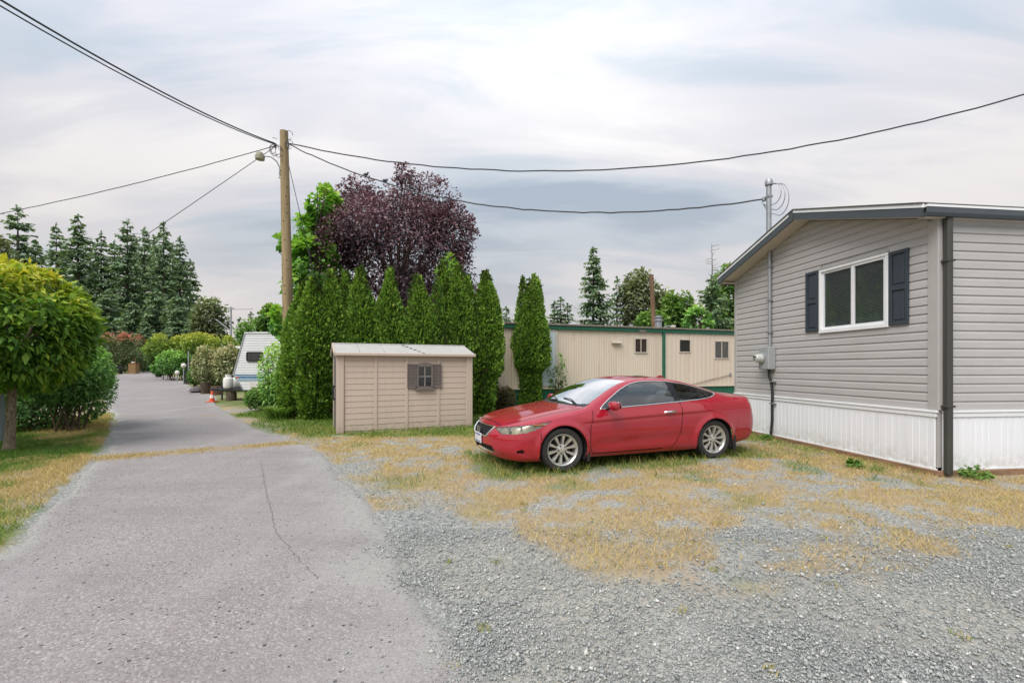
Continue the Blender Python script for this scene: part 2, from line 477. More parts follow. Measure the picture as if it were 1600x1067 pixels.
def asphalt_mat():
    m = bpy.data.materials.new('worn_asphalt'); m.use_nodes = True
    t = NT(m.node_tree)
    pos = t.n('ShaderNodeNewGeometry').outputs['Position']
    A = lambda n: t.n('ShaderNodeAttribute', attribute_name=n).outputs['Fac']
    vor = t.n('ShaderNodeTexVoronoi', ins={'Vector': pos, 'Scale': 85.0})
    agg = t.ramp(t.n('ShaderNodeSeparateColor', ins={0: vor.outputs['Color']}).outputs[1], [(0, S(114, 107, 106)), (.4, S(136, 128, 127)), (.8, S(149, 141, 140)), (1, S(178, 172, 170))])
    fine = t.noise(pos, 210, 3, .8)
    c = t.mix(.3, agg, t.ramp(fine, [(.3, S(92, 88, 86)), (.7, S(164, 158, 155))]))
    # pinkish and greyer wear, worn tyre paths
    c = t.mix(t.ramp(t.noise(pos, .55, 4, .6), [(.38, 0.0), (.62, .55)]), c, S(138, 134, 131))
    c = t.mix(t.ramp(t.noise(t.mapping(pos, (.5, 2.2, 1)), .8, 5, .7), [(.46, 0.0), (.72, .4)]), c, S(108, 102, 102))
    c = t.mix(t.ramp(t.noise(t.mapping(pos, (1.6, .22, 1), rot=(0, 0, R(-12))), 1.0, 5, .6), [(.5, 0.0), (.68, .45)]), c, S(154, 147, 146))
    c = t.mix(t.ramp(t.noise(pos, 1.3, 6, .75), [(.58, 0.0), (.72, .38)]), c, S(112, 106, 106))
    # pits and dark aggregate
    pit = t.n('ShaderNodeTexVoronoi', ins={'Vector': pos, 'Scale': 23.0})
    pm = t.math('LESS_THAN', pit.outputs['Distance'], t.math('MULTIPLY', t.math('POWER', t.n('ShaderNodeSeparateColor', ins={0: pit.outputs['Color']}).outputs[0], 2.4), .25))
    c = t.mix(t.math('MULTIPLY', pm, .85), c, S(52, 50, 50))
    c = t.mix(t.math('MULTIPLY', A('edge'), t.ramp(t.noise(pos, 18, 5, .75), [(.3, .15), (.6, .95)])), c, S(152, 150, 144))
    c = t.mix(t.math('MULTIPLY', A('straw'), t.ramp(t.noise(pos, 24, 5, .8), [(.36, .1), (.58, .9)])), c, S(150, 130, 92))
    c = t.mix(t.math('MULTIPLY', A('dark_right'), .12), c, S(96, 90, 92))  # darker tone on the right of the lane
    b = t.n('ShaderNodeBsdfPrincipled', ins={'Base Color': c, 'Roughness': .88, 'Specular IOR Level': .25})
    hgt = t.math('SUBTRACT', t.math('ADD', t.math('MULTIPLY', vor.outputs['Distance'], -.9), t.math('MULTIPLY', fine, .5)), pm)
    bn = t.n('ShaderNodeBump', ins={'Height': hgt, 'Strength': .5, 'Distance': .008})
    t.t.links.new(bn.outputs[0], b.inputs['Normal'])
    t.n('ShaderNodeOutputMaterial', ins={'Surface': b.outputs[0]})
    return m


def axis_lines(fine0, fine1, step, lo, hi):
    a = list(np.arange(fine0, fine1 + 1e-6, step)); s = step
    while a[-1] < hi: s *= 1.25; a.append(a[-1] + s)
    s = step; b = []
    x = fine0
    while x > lo: s *= 1.25; x -= s; b.append(x)
    return np.array(b[::-1] + a)


gx = axis_lines(-13.5, 10.5, .09, -420, 420); gy = axis_lines(1.2, 15.5, .09, -60, 700)
GX, GY = np.meshgrid(gx, gy)
mk = masks(GX, GY)
GZ = tz(GX, GY) + (fbm(GX, GY, .9, 71) - .5) * .05 * (1 - sstep(np.abs(sdist(GX, GY, ROAD_POLY) * 0), 0, 1))
inside_road = sdist(GX, GY, ROAD_POLY)
GZ = np.where(inside_road > -.6, tz(GX, GY) + (GZ - tz(GX, GY)) * sstep(-inside_road, 0, .6), GZ) - .004 * sstep(inside_road, -.02, .15)
# level under car and buildings
xl, yl = car_local(GX, GY)
GZ = GZ - .012
nx, ny = len(gx), len(gy)
ii = (np.arange(ny - 1)[:, None] * nx + np.arange(nx - 1)[None, :]).ravel()
gme = npmesh('ground', np.stack([GX.ravel(), GY.ravel(), GZ.ravel()], 1), np.stack([ii, ii + 1, ii + nx + 1, ii + nx], 1), {k: v.ravel() for k, v in mk.items()})
tag(link('ground', gme, ground_mat(), smooth=True), 'gravel and dry grass yard ground around the road', None, None, 'structure')

# road sheet
def resample(pl, n_per=0.14):
    P = np.array(pl, float)
    d = np.r_[0, np.cumsum(np.hypot(*np.diff(P, axis=0).T))]
    return P, d


ys = np.concatenate([np.arange(-14, 1, .5), np.arange(1, 15, .07), np.arange(15, 55, .4)])
lx = pchip(ys, [p[1] for p in ROAD_L], [p[0] for p in ROAD_L])
rx = pchip(ys, [p[1] for p in ROAD_R], [p[0] for p in ROAD_R])
lx = lx + (vnoise(ys, ys * 0, 1.1, 41) - .5) * .22 + (vnoise(ys, ys * 0, 4.5, 42) - .5) * .13
rx = rx + (vnoise(ys, ys * 0, .9, 43) - .5) * .14 + (vnoise(ys, ys * 0, 5, 44) - .5) * .16
NU = 56
us = np.linspace(0, 1, NU)
RXm = lx[:, None] * (1 - us) + rx[:, None] * us
RYm = np.repeat(ys[:, None], NU, 1)
dl = RXm - lx[:, None]; dr = rx[:, None] - RXm
edge = np.maximum(1 - sstep(dl + (fbm(RXm, RYm, 3, 51) - .5) * .5, 0, .30), (1 - sstep(dr + (fbm(RXm, RYm, 1.6, 52) - .5) * 1.5, -.1, .9)))
sc_x = np.array([gp(*p)[0] for p in ((150, 717), (300, 705), (400, 697), (482, 690))]); sc_y = np.array([gp(*p)[1] for p in ((150, 717), (300, 705), (400, 697), (482, 690))])
seam = np.interp(RXm, sc_x, sc_y)
straw = (1 - sstep(np.abs(RYm - seam) + (fbm(RXm, RYm, 2.5, 53) - .5) * .5, .06, .42)) * .9
seam2 = 13.6 + (RXm + 11) * .1
straw = np.maximum(straw, (1 - sstep(np.abs(RYm - seam2) + (fbm(RXm, RYm, 2.5, 54) - .5) * .5, .02, .25)) * .75 * (fbm(RXm, RYm, 1, 55) > .5))
dark_right = sstep(RYm, 8.6, 9.2) * sstep(1.8 - dr, 0, 1.2) * sstep(fbm(RXm, RYm, .5, 56), .35, .65)  # patchy darker tone along the right edge, beyond the seam
ii = (np.arange(len(ys) - 1)[:, None] * NU + np.arange(NU - 1)[None, :]).ravel()
RZm = tz(RXm, RYm) + .006 - .035 * sstep(.09 - np.minimum(dl, dr), 0, .09)
rme = npmesh('road', np.stack([RXm.ravel(), RYm.ravel(), RZm.ravel()], 1), np.stack([ii, ii + 1, ii + NU + 1, ii + NU], 1), {'edge': edge.ravel(), 'straw': straw.ravel(), 'dark_right': dark_right.ravel()})
road = tag(link('road', rme, asphalt_mat()), 'faded grey asphalt lane leading back between the hedges', None, None, 'structure')
# meandering crack filled with dirt
def crack(pts, w, seed):
    rr = np.random.default_rng(seed); P = [gp(*p) for p in pts]; b = MB(); L = []; Q = []
    for a, c in zip(P[:-1], P[1:]):
        n = max(3, int(math.dist(a, c) / .035))
        for k in range(n): L.append((a[0] + (c[0] - a[0]) * k / n + rr.normal(0, .008), a[1] + (c[1] - a[1]) * k / n))
    for x, y in L:
        h = w * rr.uniform(.2, 1); Q += [(x - h, y, .0095), (x + h, y, .0095)]
    b.add(Q, [(2 * i, 2 * i + 1, 2 * i + 3, 2 * i + 2) for i in range(len(L) - 1)])
    return b
M_CRACK = mat('crack_dirt', S(122, 114, 100), .95, var=.4, vscale=40)
crack([(408, 722), (414, 760), (424, 800), (431, 832), (445, 850), (462, 868), (480, 890), (500, 908)], .0042, 3).build('crack', M_CRACK, road)


# loose stones
def stones(P, size, seed):
    r = np.random.default_rng(seed); n = len(P)
    base = np.array([(1, 0, 0), (0, 1, 0), (-1, 0, 0), (0, -1, 0), (0, 0, 1), (0, 0, -1)], float)
    F = np.array([(0, 1, 4), (1, 2, 4), (2, 3, 4), (3, 0, 4), (1, 0, 5), (2, 1, 5), (3, 2, 5), (0, 3, 5)])
    v = base[None] * r.uniform(.55, 1.15, (n, 6, 3)) + r.normal(0, .18, (n, 6, 3))
    v *= (size[:, None] * np.stack([np.ones(n), r.uniform(.6, 1, n), r.uniform(.45, .8, n)], 1))[:, None, :]
    a = r.uniform(0, 2 * np.pi, n); c, s = np.cos(a)[:, None], np.sin(a)[:, None]
    x, y = v[..., 0] * c - v[..., 1] * s, v[..., 0] * s + v[..., 1] * c
    v = np.stack([x, y, v[..., 2]], 2) + P[:, None, :]
    f = (F[None] + (np.arange(n) * 6)[:, None, None]).reshape(-1, 3)
    return v.reshape(-1, 3), f, np.repeat(r.random(n), 6)


def scatter(n, x0, x1, y0, y1, prob, seed):
    r = np.random.default_rng(seed)
    x, y = r.uniform(x0, x1, n), r.uniform(y0, y1, n)
    keep = (r.random(n) < prob(x, y)) & (np.abs(x) < y * 1.4 + .9)
    return x[keep], y[keep]


def pgravel(x, y):
    m = masks(x, y); d = sdist(x, y, ROAD_POLY)
    p = (1 - m['dry'] * .85) * (1 - m['fines'] * .35) * (1 - m['green'] * .8) * sstep(-d + (fbm(x, y, 2, 61) - .5) * .6, -.22, .12)
    return p * (x > np.interp(y, [q[1] for q in ROAD_R], [q[0] for q in ROAD_R]) - .4) * np.where(y < 3.4, 1, np.where(y < 5, .8, .5)) * ((x - 5.82) * .993 + (y - 6.22) * .1186 < -.05)


x1, y1 = scatter(170000, -1.7, 5.0, 1.9, 4.2, pgravel, 1)
x2, y2 = scatter(110000, -3.6, 8.5, 4.2, 8.0, pgravel, 2)
# some on the asphalt edge and lane
x3, y3 = scatter(130000, -6, 1, 1.9, 8, lambda x, y: .012 + .75 * (1 - sstep(sdist(x, y, ROAD_POLY) + (fbm(x, y, 1.5, 62) - .5) * 1.0, -.1, .8)) ** 1.6 * (sdist(x, y, ROAD_POLY) > 0), 4)
X = np.r_[x1, x2, x3]; Y = np.r_[y1, y2, y3]
rs = np.random.default_rng(5)
size = np.clip(rs.lognormal(math.log(.0050), .52, len(X)), .004, .022)
size[len(x1) + len(x2):] *= .6
big = rs.random(len(X)) < .003
size[big] *= 1.7
v, f, ti = stones(np.stack([X, Y, size * .18 + .001 + np.where(sdist(X, Y, ROAD_POLY) > 0, .006, -.006)], 1), size, 6)
gm = leafmat('gravel_stone', [(0, S(118, 121, 119)), (.3, S(142, 145, 142)), (.65, S(156, 158, 154)), (.92, S(174, 174, 168)), (1, S(200, 197, 190))], trans=0.0, rough=.9)
tag(link('gravel', npmesh('gravel', v, f, {'tint': ti}), gm), 'loose blue-grey crushed gravel beside the asphalt', 'gravel', None, 'stuff')


# grass blades
def blades(x, y, z, h, w, lean, tint, seed):
    r = np.random.default_rng(seed); n = len(x)
    a = r.uniform(0, 2 * np.pi, n); b = r.uniform(0, 2 * np.pi, n)
    wx, wy = np.cos(a) * w, np.sin(a) * w; lx_, ly_ = np.cos(b) * lean * h, np.sin(b) * lean * h
    p = np.stack([x, y, z], 1)
    V = np.stack([p + np.stack([-wx, -wy, 0 * w], 1), p + np.stack([wx, wy, 0 * w], 1),
                  p + np.stack([-wx * .7 + lx_ * .35, -wy * .7 + ly_ * .35, h * .55], 1), p + np.stack([wx * .7 + lx_ * .35, wy * .7 + ly_ * .35, h * .55], 1),
                  p + np.stack([lx_, ly_, h], 1)], 1)
    F = np.array([(0, 1, 3), (0, 3, 2), (2, 3, 4)])
    return V.reshape(-1, 3), (F[None] + (np.arange(n) * 5)[:, None, None]).reshape(-1, 3), np.repeat(tint, 5)


GR = leafmat('grass_blade', [(0, S(62, 100, 30)), (.3, S(104, 134, 48)), (.5, S(146, 148, 76)), (.7, S(184, 162, 104)), (.88, S(202, 178, 124)), (1, S(172, 142, 110))], trans=.25, rough=.7, tcol=(1.05, 1.1, .75))


def grass(name, label, n, box, prob, hfun, tfun, w, seed, lean=.6, clump=0):
    x, y = scatter(n, *box, prob, seed)
    if clump:
        r = np.random.default_rng(seed + 100)
        x = np.repeat(x, clump) + r.normal(0, .022, len(x) * clump); y = np.repeat(y, clump) + r.normal(0, .022, len(y) * clump)
    r = np.random.default_rng(seed + 1)
    h = hfun(x, y) * r.uniform(.5, 1.25, len(x)); ti = np.clip(tfun(x, y) + r.normal(0, .12, len(x)), 0, 1)
    v, f, t_ = blades(x, y, tz(x, y) - .006, h, w * r.uniform(.6, 1.2, len(x)) * (1 + np.maximum(y - 6, 0) * .09), lean, ti, seed + 2)
    return tag(link(name, npmesh(name, v, f, {'tint': t_}), GR), label, 'grass', None, 'stuff')


offhome = lambda x, y: ((x - 5.82) * .993 + (y - 6.22) * .1186 < -.02) | (y < 6.2)
shed_in = lambda x, y: (((x + 3.86) * .9135 + (y - 10.05) * .4067 > 0) & ((x + 3.86) * .9135 + (y - 10.05) * .4067 < 3.14) & (-(x + 3.86) * .4067 + (y - 10.05) * .9135 > 0) & (-(x + 3.86) * .4067 + (y - 10.05) * .9135 < 1.9))
road_in = lambda x, y: sdist(x, y, ROAD_POLY) > -.02


def pdry(x, y):
    m = masks(x, y)
    return m['dry'] * (.12 + .88 * m['thin']) * (1 - m['green'] * .75) * ~road_in(x, y) * offhome(x, y) * ~shed_in(x, y) * (x > np.interp(y, [p[1] for p in ROAD_L], [p[0] for p in ROAD_L]))


def pgreen(x, y):
    m = masks(x, y)
    return m['green'] ** 1.3 * ~road_in(x, y) * offhome(x, y) * ~shed_in(x, y) * (x > np.interp(y, [p[1] for p in ROAD_L], [p[0] for p in ROAD_L]))


grass('dry_grass', 'short straw-coloured dry grass over the gravel yard', 210000, (-5.5, 9, 3.3, 11.5), pdry, lambda x, y: .022 + .034 * fbm(x, y, 1.2, 81), lambda x, y: .60 + .34 * fbm(x, y, .9, 82), .0032, 20, 1.0)
grass('green_grass', 'taller green grass around the parked car and shed', 60000, (-8.5, 6, 5.6, 15), pgreen, lambda x, y: .05 + .075 * fbm(x, y, 1.3, 83), lambda x, y: .04 + .45 * fbm(x, y, .8, 84), .0042, 30, .7)


def plawn(x, y):
    e = np.interp(y, [p[1] for p in ROAD_L], [p[0] for p in ROAD_L]) - x
    return sstep(e + (fbm(x, y, 2.2, 85) - .5) * .4, 0, .12) * np.where(y < 8, 1, .7) * ~road_in(x, y)


grass('lawn_grass', 'patchy green and yellow lawn on the verge left of the lane', 260000, (-13, -3.4, 2.2, 15.5), plawn, lambda x, y: .04 + .035 * fbm(x, y, 1.5, 86), lambda x, y: .80 - .66 * masks(x, y)['green'] + .1 * (fbm(x, y, 2, 87) - .5), .0038, 40, .9)
# straw growing in the seam across the lane
xs_ = RNG.uniform(-8.0, -3.6, 9000); ys_ = np.interp(xs_, sc_x, sc_y) + RNG.normal(0, .21, 9000)
kp = RNG.random(9000) < sstep(fbm(xs_, ys_, 2.5, 53), .25, .6)
xs_, ys_ = xs_[kp], ys_[kp]
v, f, t_ = blades(xs_, ys_, 0 * xs_ + .006, RNG.uniform(.012, .04, len(xs_)), np.full(len(xs_), .0035), 1.0, np.clip(RNG.normal(.80, .12, len(xs_)), 0, 1), 77)
tag(link('seam_grass', npmesh('seam_grass', v, f, {'tint': t_}), GR), 'yellow grass growing in the seam across the asphalt lane', 'grass', None, 'stuff')
# seeding stems by the car and shed foot
def ptall(x, y):
    xl, yl = car_local(x, y)
    dc = np.hypot(np.maximum(np.abs(xl) - 2.1, 0), np.maximum(np.abs(yl) - .8, 0))
    near = (dc < .28) * (np.hypot(np.maximum(np.abs(xl) - 2.0, 0), np.maximum(np.abs(yl) - .62, 0)) > 0)
    sd = -(x + 3.86) * .4067 + (y - 10.05) * .9135; su = (x + 3.86) * .9135 + (y - 10.05) * .4067
    foot = (sd > -.22) & (sd < -.01) & (su > 0) & (su < 3.2)
    return np.clip(near * .7 + foot * .8, 0, 1) * sstep(fbm(x, y, 2, 88), .34, .6)
grass('tall_grass', 'long seeding grass tufts under the car and along the shed foot', 5200, (-4.5, 5, 5.4, 12), ptall, lambda x, y: .12 + 0 * x, lambda x, y: .12 + .75 * fbm(x, y, 1.1, 89), .0036, 50, .55, clump=5)
grass('gravel_weeds', 'small green and yellow weed tufts dotted over the gravel', 1100, (-1.5, 7, 2.0, 7.5), lambda x, y: .06 * (pgravel(x, y) > .1), lambda x, y: .028 + 0 * x, lambda x, y: .30 + .5 * fbm(x, y, 3, 92), .0035, 60, .8, clump=22)


# ------------------------------------------------------------------ grey mobile home on the right
M_SIDING = mat('grey_vinyl_siding', S(175, 172, 170), .55, var=.06, vscale=1.2, bump=.22, bscale=5, stretch=(.5, .5, 2.5), dirt=S(140, 132, 122), dirt_amt=.18)
M_TRIMG = mat('grey_corner_trim', S(168, 165, 162), .55, var=.06)
M_FASCIA = mat('slate_fascia', S(70, 77, 82), .5, var=.08)
M_SHUT = mat('slate_shutter', S(54, 62, 70), .5, var=.07)
M_SOFFIT = mat('cream_soffit', S(196, 184, 172), .7, var=.05)
def splash_mat(name, base, mud, zmax):
    """pale vinyl with rain streaks and mud thrown up from the ground"""
    m = bpy.data.materials.new(name); m.use_nodes = True
    t = NT(m.node_tree)
    oc = t.n('ShaderNodeTexCoord').outputs['Object']
    z_ = t.n('ShaderNodeSeparateXYZ', ins={0: oc}).outputs[2]
    st = t.ramp(t.noise(t.mapping(oc, (7, 7, .5)), 1.6, 6, .7), [(.5, 0.0), (.72, .32)])
    c = t.mix(st, base, tuple(v * .72 for v in base))
    low = t.math('SUBTRACT', 1.0, t.math('DIVIDE', z_, zmax), clamp=True)
    sp = t.math('MULTIPLY', t.math('POWER', low, 1.6), t.ramp(t.noise(oc, 11, 7, .75), [(.40, 0.0), (.62, 1.0)]))
    c = t.mix(t.math('MULTIPLY', sp, .75), c, mud)
    b = t.n('ShaderNodeBsdfPrincipled', ins={'Base Color': c, 'Roughness': .55, 'Specular IOR Level': .35})
    t.n('ShaderNodeOutputMaterial', ins={'Surface': b.outputs[0]})
    return m


M_SKIRT = splash_mat('white_skirting', S(222, 223, 226), S(140, 132, 108), .42)
M_SILLWOOD = mat('sill_timber', S(150, 118, 92), .85, var=.3, vscale=4, stretch=(1, 1, 5), bump=.3)
M_DOWN = mat('brown_downspout', S(64, 64, 59), .5, var=.1)
M_SHINGLE = mat('roof_shingle', S(92, 88, 86), .95, var=.3, vscale=20, bump=.5, bscale=90)
M_GLASS = glassmat('window_glass', (.88, .90, .90), .9)
M_BLIND = mat('window_blind', S(150, 158, 162), .6, var=.06)
M_CAULK = mat('grime_line', S(120, 118, 112), .9)

HW, HL = 4.538, 15.0
home = thing('mobile_home', 'grey vinyl-sided mobile home with slate shutters and white skirting', 'mobile home', (5.819, 6.221, 0), R(6.81))
SL = .306


def hroof(u):  # underside of roof along the gable
    return 3.50 + SL * (u if u < HW / 2 else HW - u)


WIN = (0.735, 1.965, 2.15, 3.17)      # clear opening: u0,u1,z0,z1
CR = .1216
prof = [(1.0, .004), (.86, .005), (.74, .012), (.70, .0155), (.03, .018), (0.0, .016), (0.0, .002)]   # (height share, proud)


def plank(parent, z0, u0, u1, side, off=0.0):
    """one lap of siding; side 'L': gable wall (x=0, facing -x); 'R': long wall (y=0, facing -y)"""
    vs = []; ok = False
    for hz, pr in prof:
        pr += off
        z = z0 + hz * CR
        a, b = u0, u1
        if side == 'L' and z > 3.50:
            m_ = (z - 3.50) / SL
            a, b = max(a, m_), min(b, HW - m_)
        if b - a < .01: a = b = (a + b) / 2
        else: ok = True
        vs += [(-pr, a, z), (-pr, b, z)] if side == 'L' else [(a, -pr, z), (b, -pr, z)]
    if not ok: return
    n = len(prof)
    fs = [(2 * i, 2 * i + 1, 2 * i + 3, 2 * i + 2) for i in range(n - 1)]
    if side == 'L': fs = [q[::-1] for q in fs]
    MB().add(vs, fs).build('siding_plank', M_SIDING, parent)


z = .884; k = 0
while z < 4.16:
    wz0, wz1 = WIN[2] - .05, WIN[3] + .05
    if z + CR > wz0 and z < wz1:
        plank(home, z, .115, WIN[0] - .035, 'L'); plank(home, z, WIN[1] + .035, HW - .05, 'L')
    else:
        us = .6 + (k * 1.37) % 3.2
        plank(home, z, .115, us + .03, 'L'); plank(home, z, us, HW - .05, 'L', -.0015)
    if z < 3.44:
        us = 1.0 + (k * 1.9) % 5.0
        plank(home, z, .14, us + .03, 'R'); plank(home, z, us, HL, 'R', -.0015)
    z += CR; k += 1

# shell behind the siding, with the window opening left free
b = MB()
def wq(y0, y1, z0, z1): b.add([(.003, y0, z0), (.003, y1, z0), (.003, y1, z1), (.003, y0, z1)], [(0, 1, 2, 3)])
wq(0, WIN[0], .1, 3.5); wq(WIN[1], HW, .1, 3.5); wq(WIN[0], WIN[1], .1, WIN[2]); wq(WIN[0], WIN[1], WIN[3], 3.5)
b.add([(.003, 0, 3.5), (.003, HW, 3.5), (.003, HW / 2, 3.5 + SL * HW / 2)], [(0, 1, 2)])
b.add([(0, .003, .1), (HL, .003, .1), (HL, .003, 3.5), (0, .003, 3.5)], [(0, 1, 2, 3)])
b.add([(0, HW, .1), (HL, HW, .1), (HL, HW, 3.5), (0, HW, 3.5)], [(0, 1, 2, 3)])
b.add([(HL, 0, .1), (HL, HW, .1), (HL, HW, 3.5), (HL, HW / 2, 4.19), (HL, 0, 3.5)], [(0, 1, 2, 3, 4)])
b.build('wall', M_SIDING, home)
# corner posts
MB().box(-.026, .03, -.03, .115, .884, 3.5, .006).build('corner_trim', M_TRIMG, home)
MB().box(.03, .14, -.026, .02, .884, 3.5, .006).build('corner_trim', M_TRIMG, home)
MB().box(-.026, .03, HW - .05, HW + .03, .884, 3.52, .006).build('corner_trim', M_TRIMG, home)
# skirting: ribbed panels, white cap rail, timber sill
def rib_panel(u0, u1, side):
    vs = []; us_ = []
    pitch = .102
    n = max(1, int(round((u1 - u0) / pitch)))
    for i in range(n):
        a = u0 + (u1 - u0) * i / n; c = u0 + (u1 - u0) * (i + 1) / n
        us_ += [(a + .002, .013), (a + .007, .018), (c - .007, .018), (c - .002, .013)]
    us_[0] = (u0 + .001, .006); us_[-1] = (u1 - .001, .006)
    for u, pr in us_:
        for zz in (.075, .80): vs.append((-pr, u, zz) if side == 'L' else (u, -pr, zz))
    fs = [(2 * i, 2 * i + 2, 2 * i + 3, 2 * i + 1) for i in range(len(us_) - 1)]
    if side == 'L': fs = [q[::-1] for q in fs]
    MB().add(vs, fs).build('skirting_panel', M_SKIRT, home)


for i in range(11): rib_panel(.02 + i * .4095, .02 + (i + 1) * .4095, 'L')
for i in range(20): rib_panel(.06 + i * .41, .06 + (i + 1) * .41, 'R')
MB().box(-.034, 0, 0.0, HW + .02, .79, .85, .004).box(-.046, 0, -.02, HW + .03, .851, .883, .004).build('skirting_rail', M_WHITE, home)
MB().box(.06, HL, -.034, 0, .79, .85, .004).box(.05, HL, -.046, 0, .851, .883, .004).build('skirting_rail', M_WHITE, home)
MB().box(-.03, 0, .0, HW + .02, .066, .085).build('skirting_track', M_WHITE, home)
MB().box(.06, HL, -.03, 0, .066, .085).build('skirting_track', M_WHITE, home)
MB().box(-.045, 0, -.045, HW + .05, -.05, .064, .006).build('timber_sill', M_SILLWOOD, home)
MB().box(.001, HL, -.05, 0, -.05, .062, .006).build('timber_sill', M_SILLWOOD, home)
# roof slabs with overhang past the gable
OH, TH = .34, .15
def rz_(u): return 3.69 + SL * (u + .03 if u < HW / 2 else HW - u + .03)
un, uf, um = -.10, HW + .20, HW / 2
b = MB()
for a, c in ((un, um), (um, uf)):
    z0, z1 = rz_(a), rz_(c)
    if a == um: z0 = rz_(um - 1e-6)
    b.add([(-OH - .02, a, z0 - .015), (HL + .3, a, z0 - .015), (HL + .3, c, z1 - .015), (-OH - .02, c, z1 - .015), (-OH - .02, a, z0 + .008), (HL + .3, a, z0 + .008), (HL + .3, c, z1 + .008), (-OH - .02, c, z1 + .008)],
          [(0, 1, 2, 3), (7, 6, 5, 4), (0, 4, 5, 1), (3, 2, 6, 7), (0, 3, 7, 4), (1, 5, 6, 2)])
b.build('roof', M_SHINGLE, home)
def rake(a, c, x0, x1, t0, t1, name, m):
    za, zc = rz_(a), rz_(c if c != um else um - 1e-6)
    if a == um: za = rz_(um - 1e-6)
    MB().add([(x, u, zz + o) for x in (x0, x1) for u, zz in ((a, za), (c, zc)) for o in (t0, t1)],
             [(0, 1, 3, 2), (4, 6, 7, 5), (0, 4, 5, 1), (2, 3, 7, 6), (0, 2, 6, 4), (1, 5, 7, 3)]).build(name, m, home)
for a, c in ((un, um), (um, uf)):
    rake(a, c, -OH, -OH + .025, -.19, -.066, 'rake_board', M_FASCIA)
    rake(a, c, -OH - .008, -OH + .02, -.064, -.016, 'drip_edge', M_WHITE)
    rake(a, c, -OH + .026, 0.0, -.19, -.178, 'soffit', M_SOFFIT)
# raised joint plates where the rake boards meet
MB().add([(x, u, zz) for x in (-OH - .012, -OH - .001) for u, zz in ((um + .11, rz_(um) - .20 - .03), (um + .11, rz_(um) - .032), (um, rz_(um) + .0), (um, rz_(um) - .2))], [(0, 1, 2, 3), (7, 6, 5, 4), (0, 4, 5, 1), (1, 5, 6, 2), (2, 6, 7, 3), (3, 7, 4, 0)]).build('joint_plate', M_FASCIA, home)
# eave gutter on the long side
MB().prism([(-.16, 3.60), (-.16, 3.53), (-.14, 3.49), (-.09, 3.49), (-.09, 3.60), (-.10, 3.60), (-.102, 3.51), (-.135, 3.51), (-.148, 3.535), (-.15, 3.60)], 'x', -OH - .01, HL).build('gutter', M_FASCIA, home)
MB().box(-OH, HL, -.165, -.085, 3.602, 3.632).build('drip_edge', M_WHITE, home)
MB().box(-OH + .026, HL, -.085, 0, 3.49, 3.50).build('soffit', M_SOFFIT, home)
MB().box(-.30, HL, HW + .17, HW + .20, 3.44, 3.66).build('eave_board', M_FASCIA, home)
MB().box(-.30, HL, HW, HW + .17, 3.46, 3.47).build('soffit', M_SOFFIT, home)
# downspout at the corner
d = MB().box(.028, .112, -.115, -.04, .02, 3.50, .012).build('downspout', M_DOWN, home)
MB().box(.006, .134, -.121, -.036, .93, .955).box(.006, .134, -.121, -.036, 2.9, 2.925).build('bracket', M_DOWN, d)
MB().tube([(.0, -.07, .945), (.03, -.07, .945)], .018, 8).build('bolt', M_DOWN, d)
# window with slider sash, blinds and shutters
w = MB()
u0, u1, z0, z1 = WIN
o_ = .05
for a in ((u0 - o_, u1 + o_, z1, z1 + o_), (u0 - o_, u1 + o_, z0 - o_ - .02, z0), (u0 - o_, u0, z0, z1), (u1, u1 + o_, z0, z1)):
    w.box(-.048, .05, a[0], a[1], a[2], a[3], .006)
win = w.build('window', M_WHITE, home)
um_ = (u0 + u1) / 2 - .02
s = MB()
for a, c, x in ((u0, um_, -.03), (um_, u1, -.018)):
    for q in ((a, c, z1 - .035, z1), (a, c, z0, z0 + .035), (a, a + .035, z0 + .035, z1 - .035), (c - .035, c, z0 + .035, z1 - .035)): s.box(x, x + .03, q[0] + .0005, q[1] - .0005, q[2], q[3])
s.build('sash', M_WHITE, win)
MB().box(-.012, -.008, u0 + .036, um_ - .036, z0 + .036, z1 - .036).build('pane', M_GLASS, win)
MB().box(-.002, .002, um_ + .036, u1 - .036, z0 + .036, z1 - .036).build('pane', M_GLASS, win)
s = MB()
zz = z0 + .02
while zz < z1 - .02:
    s.add([(.026, u0 + .02, zz), (.026, u1 - .02, zz), (.016, u1 - .02, zz + .0165), (.016, u0 + .02, zz + .0165)], [(0, 1, 2, 3)]); zz += .024
tag(s.build('blind', M_BLIND, win), kind='stuff')
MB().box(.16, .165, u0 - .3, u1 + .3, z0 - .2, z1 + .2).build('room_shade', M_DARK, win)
MB().box(-.056, .0, u0 - .055, u1 + .055, z1 + .051, z1 + .068).build('head_trim', M_TRIMG, win)


def shutter(u0, u1, z0, z1):
    s = MB(); x = -.045
    f_ = .05
    for q in ((u0, u1, z1 - f_, z1), (u0, u1, z0, z0 + f_), (u0, u0 + f_, z0 + f_, z1 - f_), (u1 - f_, u1, z0 + f_, z1 - f_)): s.box(x, -.018, q[0], q[1], q[2], q[3])
    m_ = z0 + (z1 - z0) * .5
    s.box(x, -.018, u0 + f_, u1 - f_, m_ - .035, m_ + .035)
    o = s.build('shutter', M_SHUT, home, bevel=.004)
    for a, c in ((z0 + f_, m_ - .035), (m_ + .035, z1 - f_)):
        MB().box(x + .010, -.02, u0 + f_ + .02, u1 - f_ - .02, a + .025, c - .025, .008).box(x + .02, -.019, u0 + f_ - .001, u1 - f_ + .001, a - .001, c + .001).build('panel', M_SHUT, o)
shutter(.375, .675, 2.10, 3.205); shutter(2.03, 2.335, 2.125, 3.23)
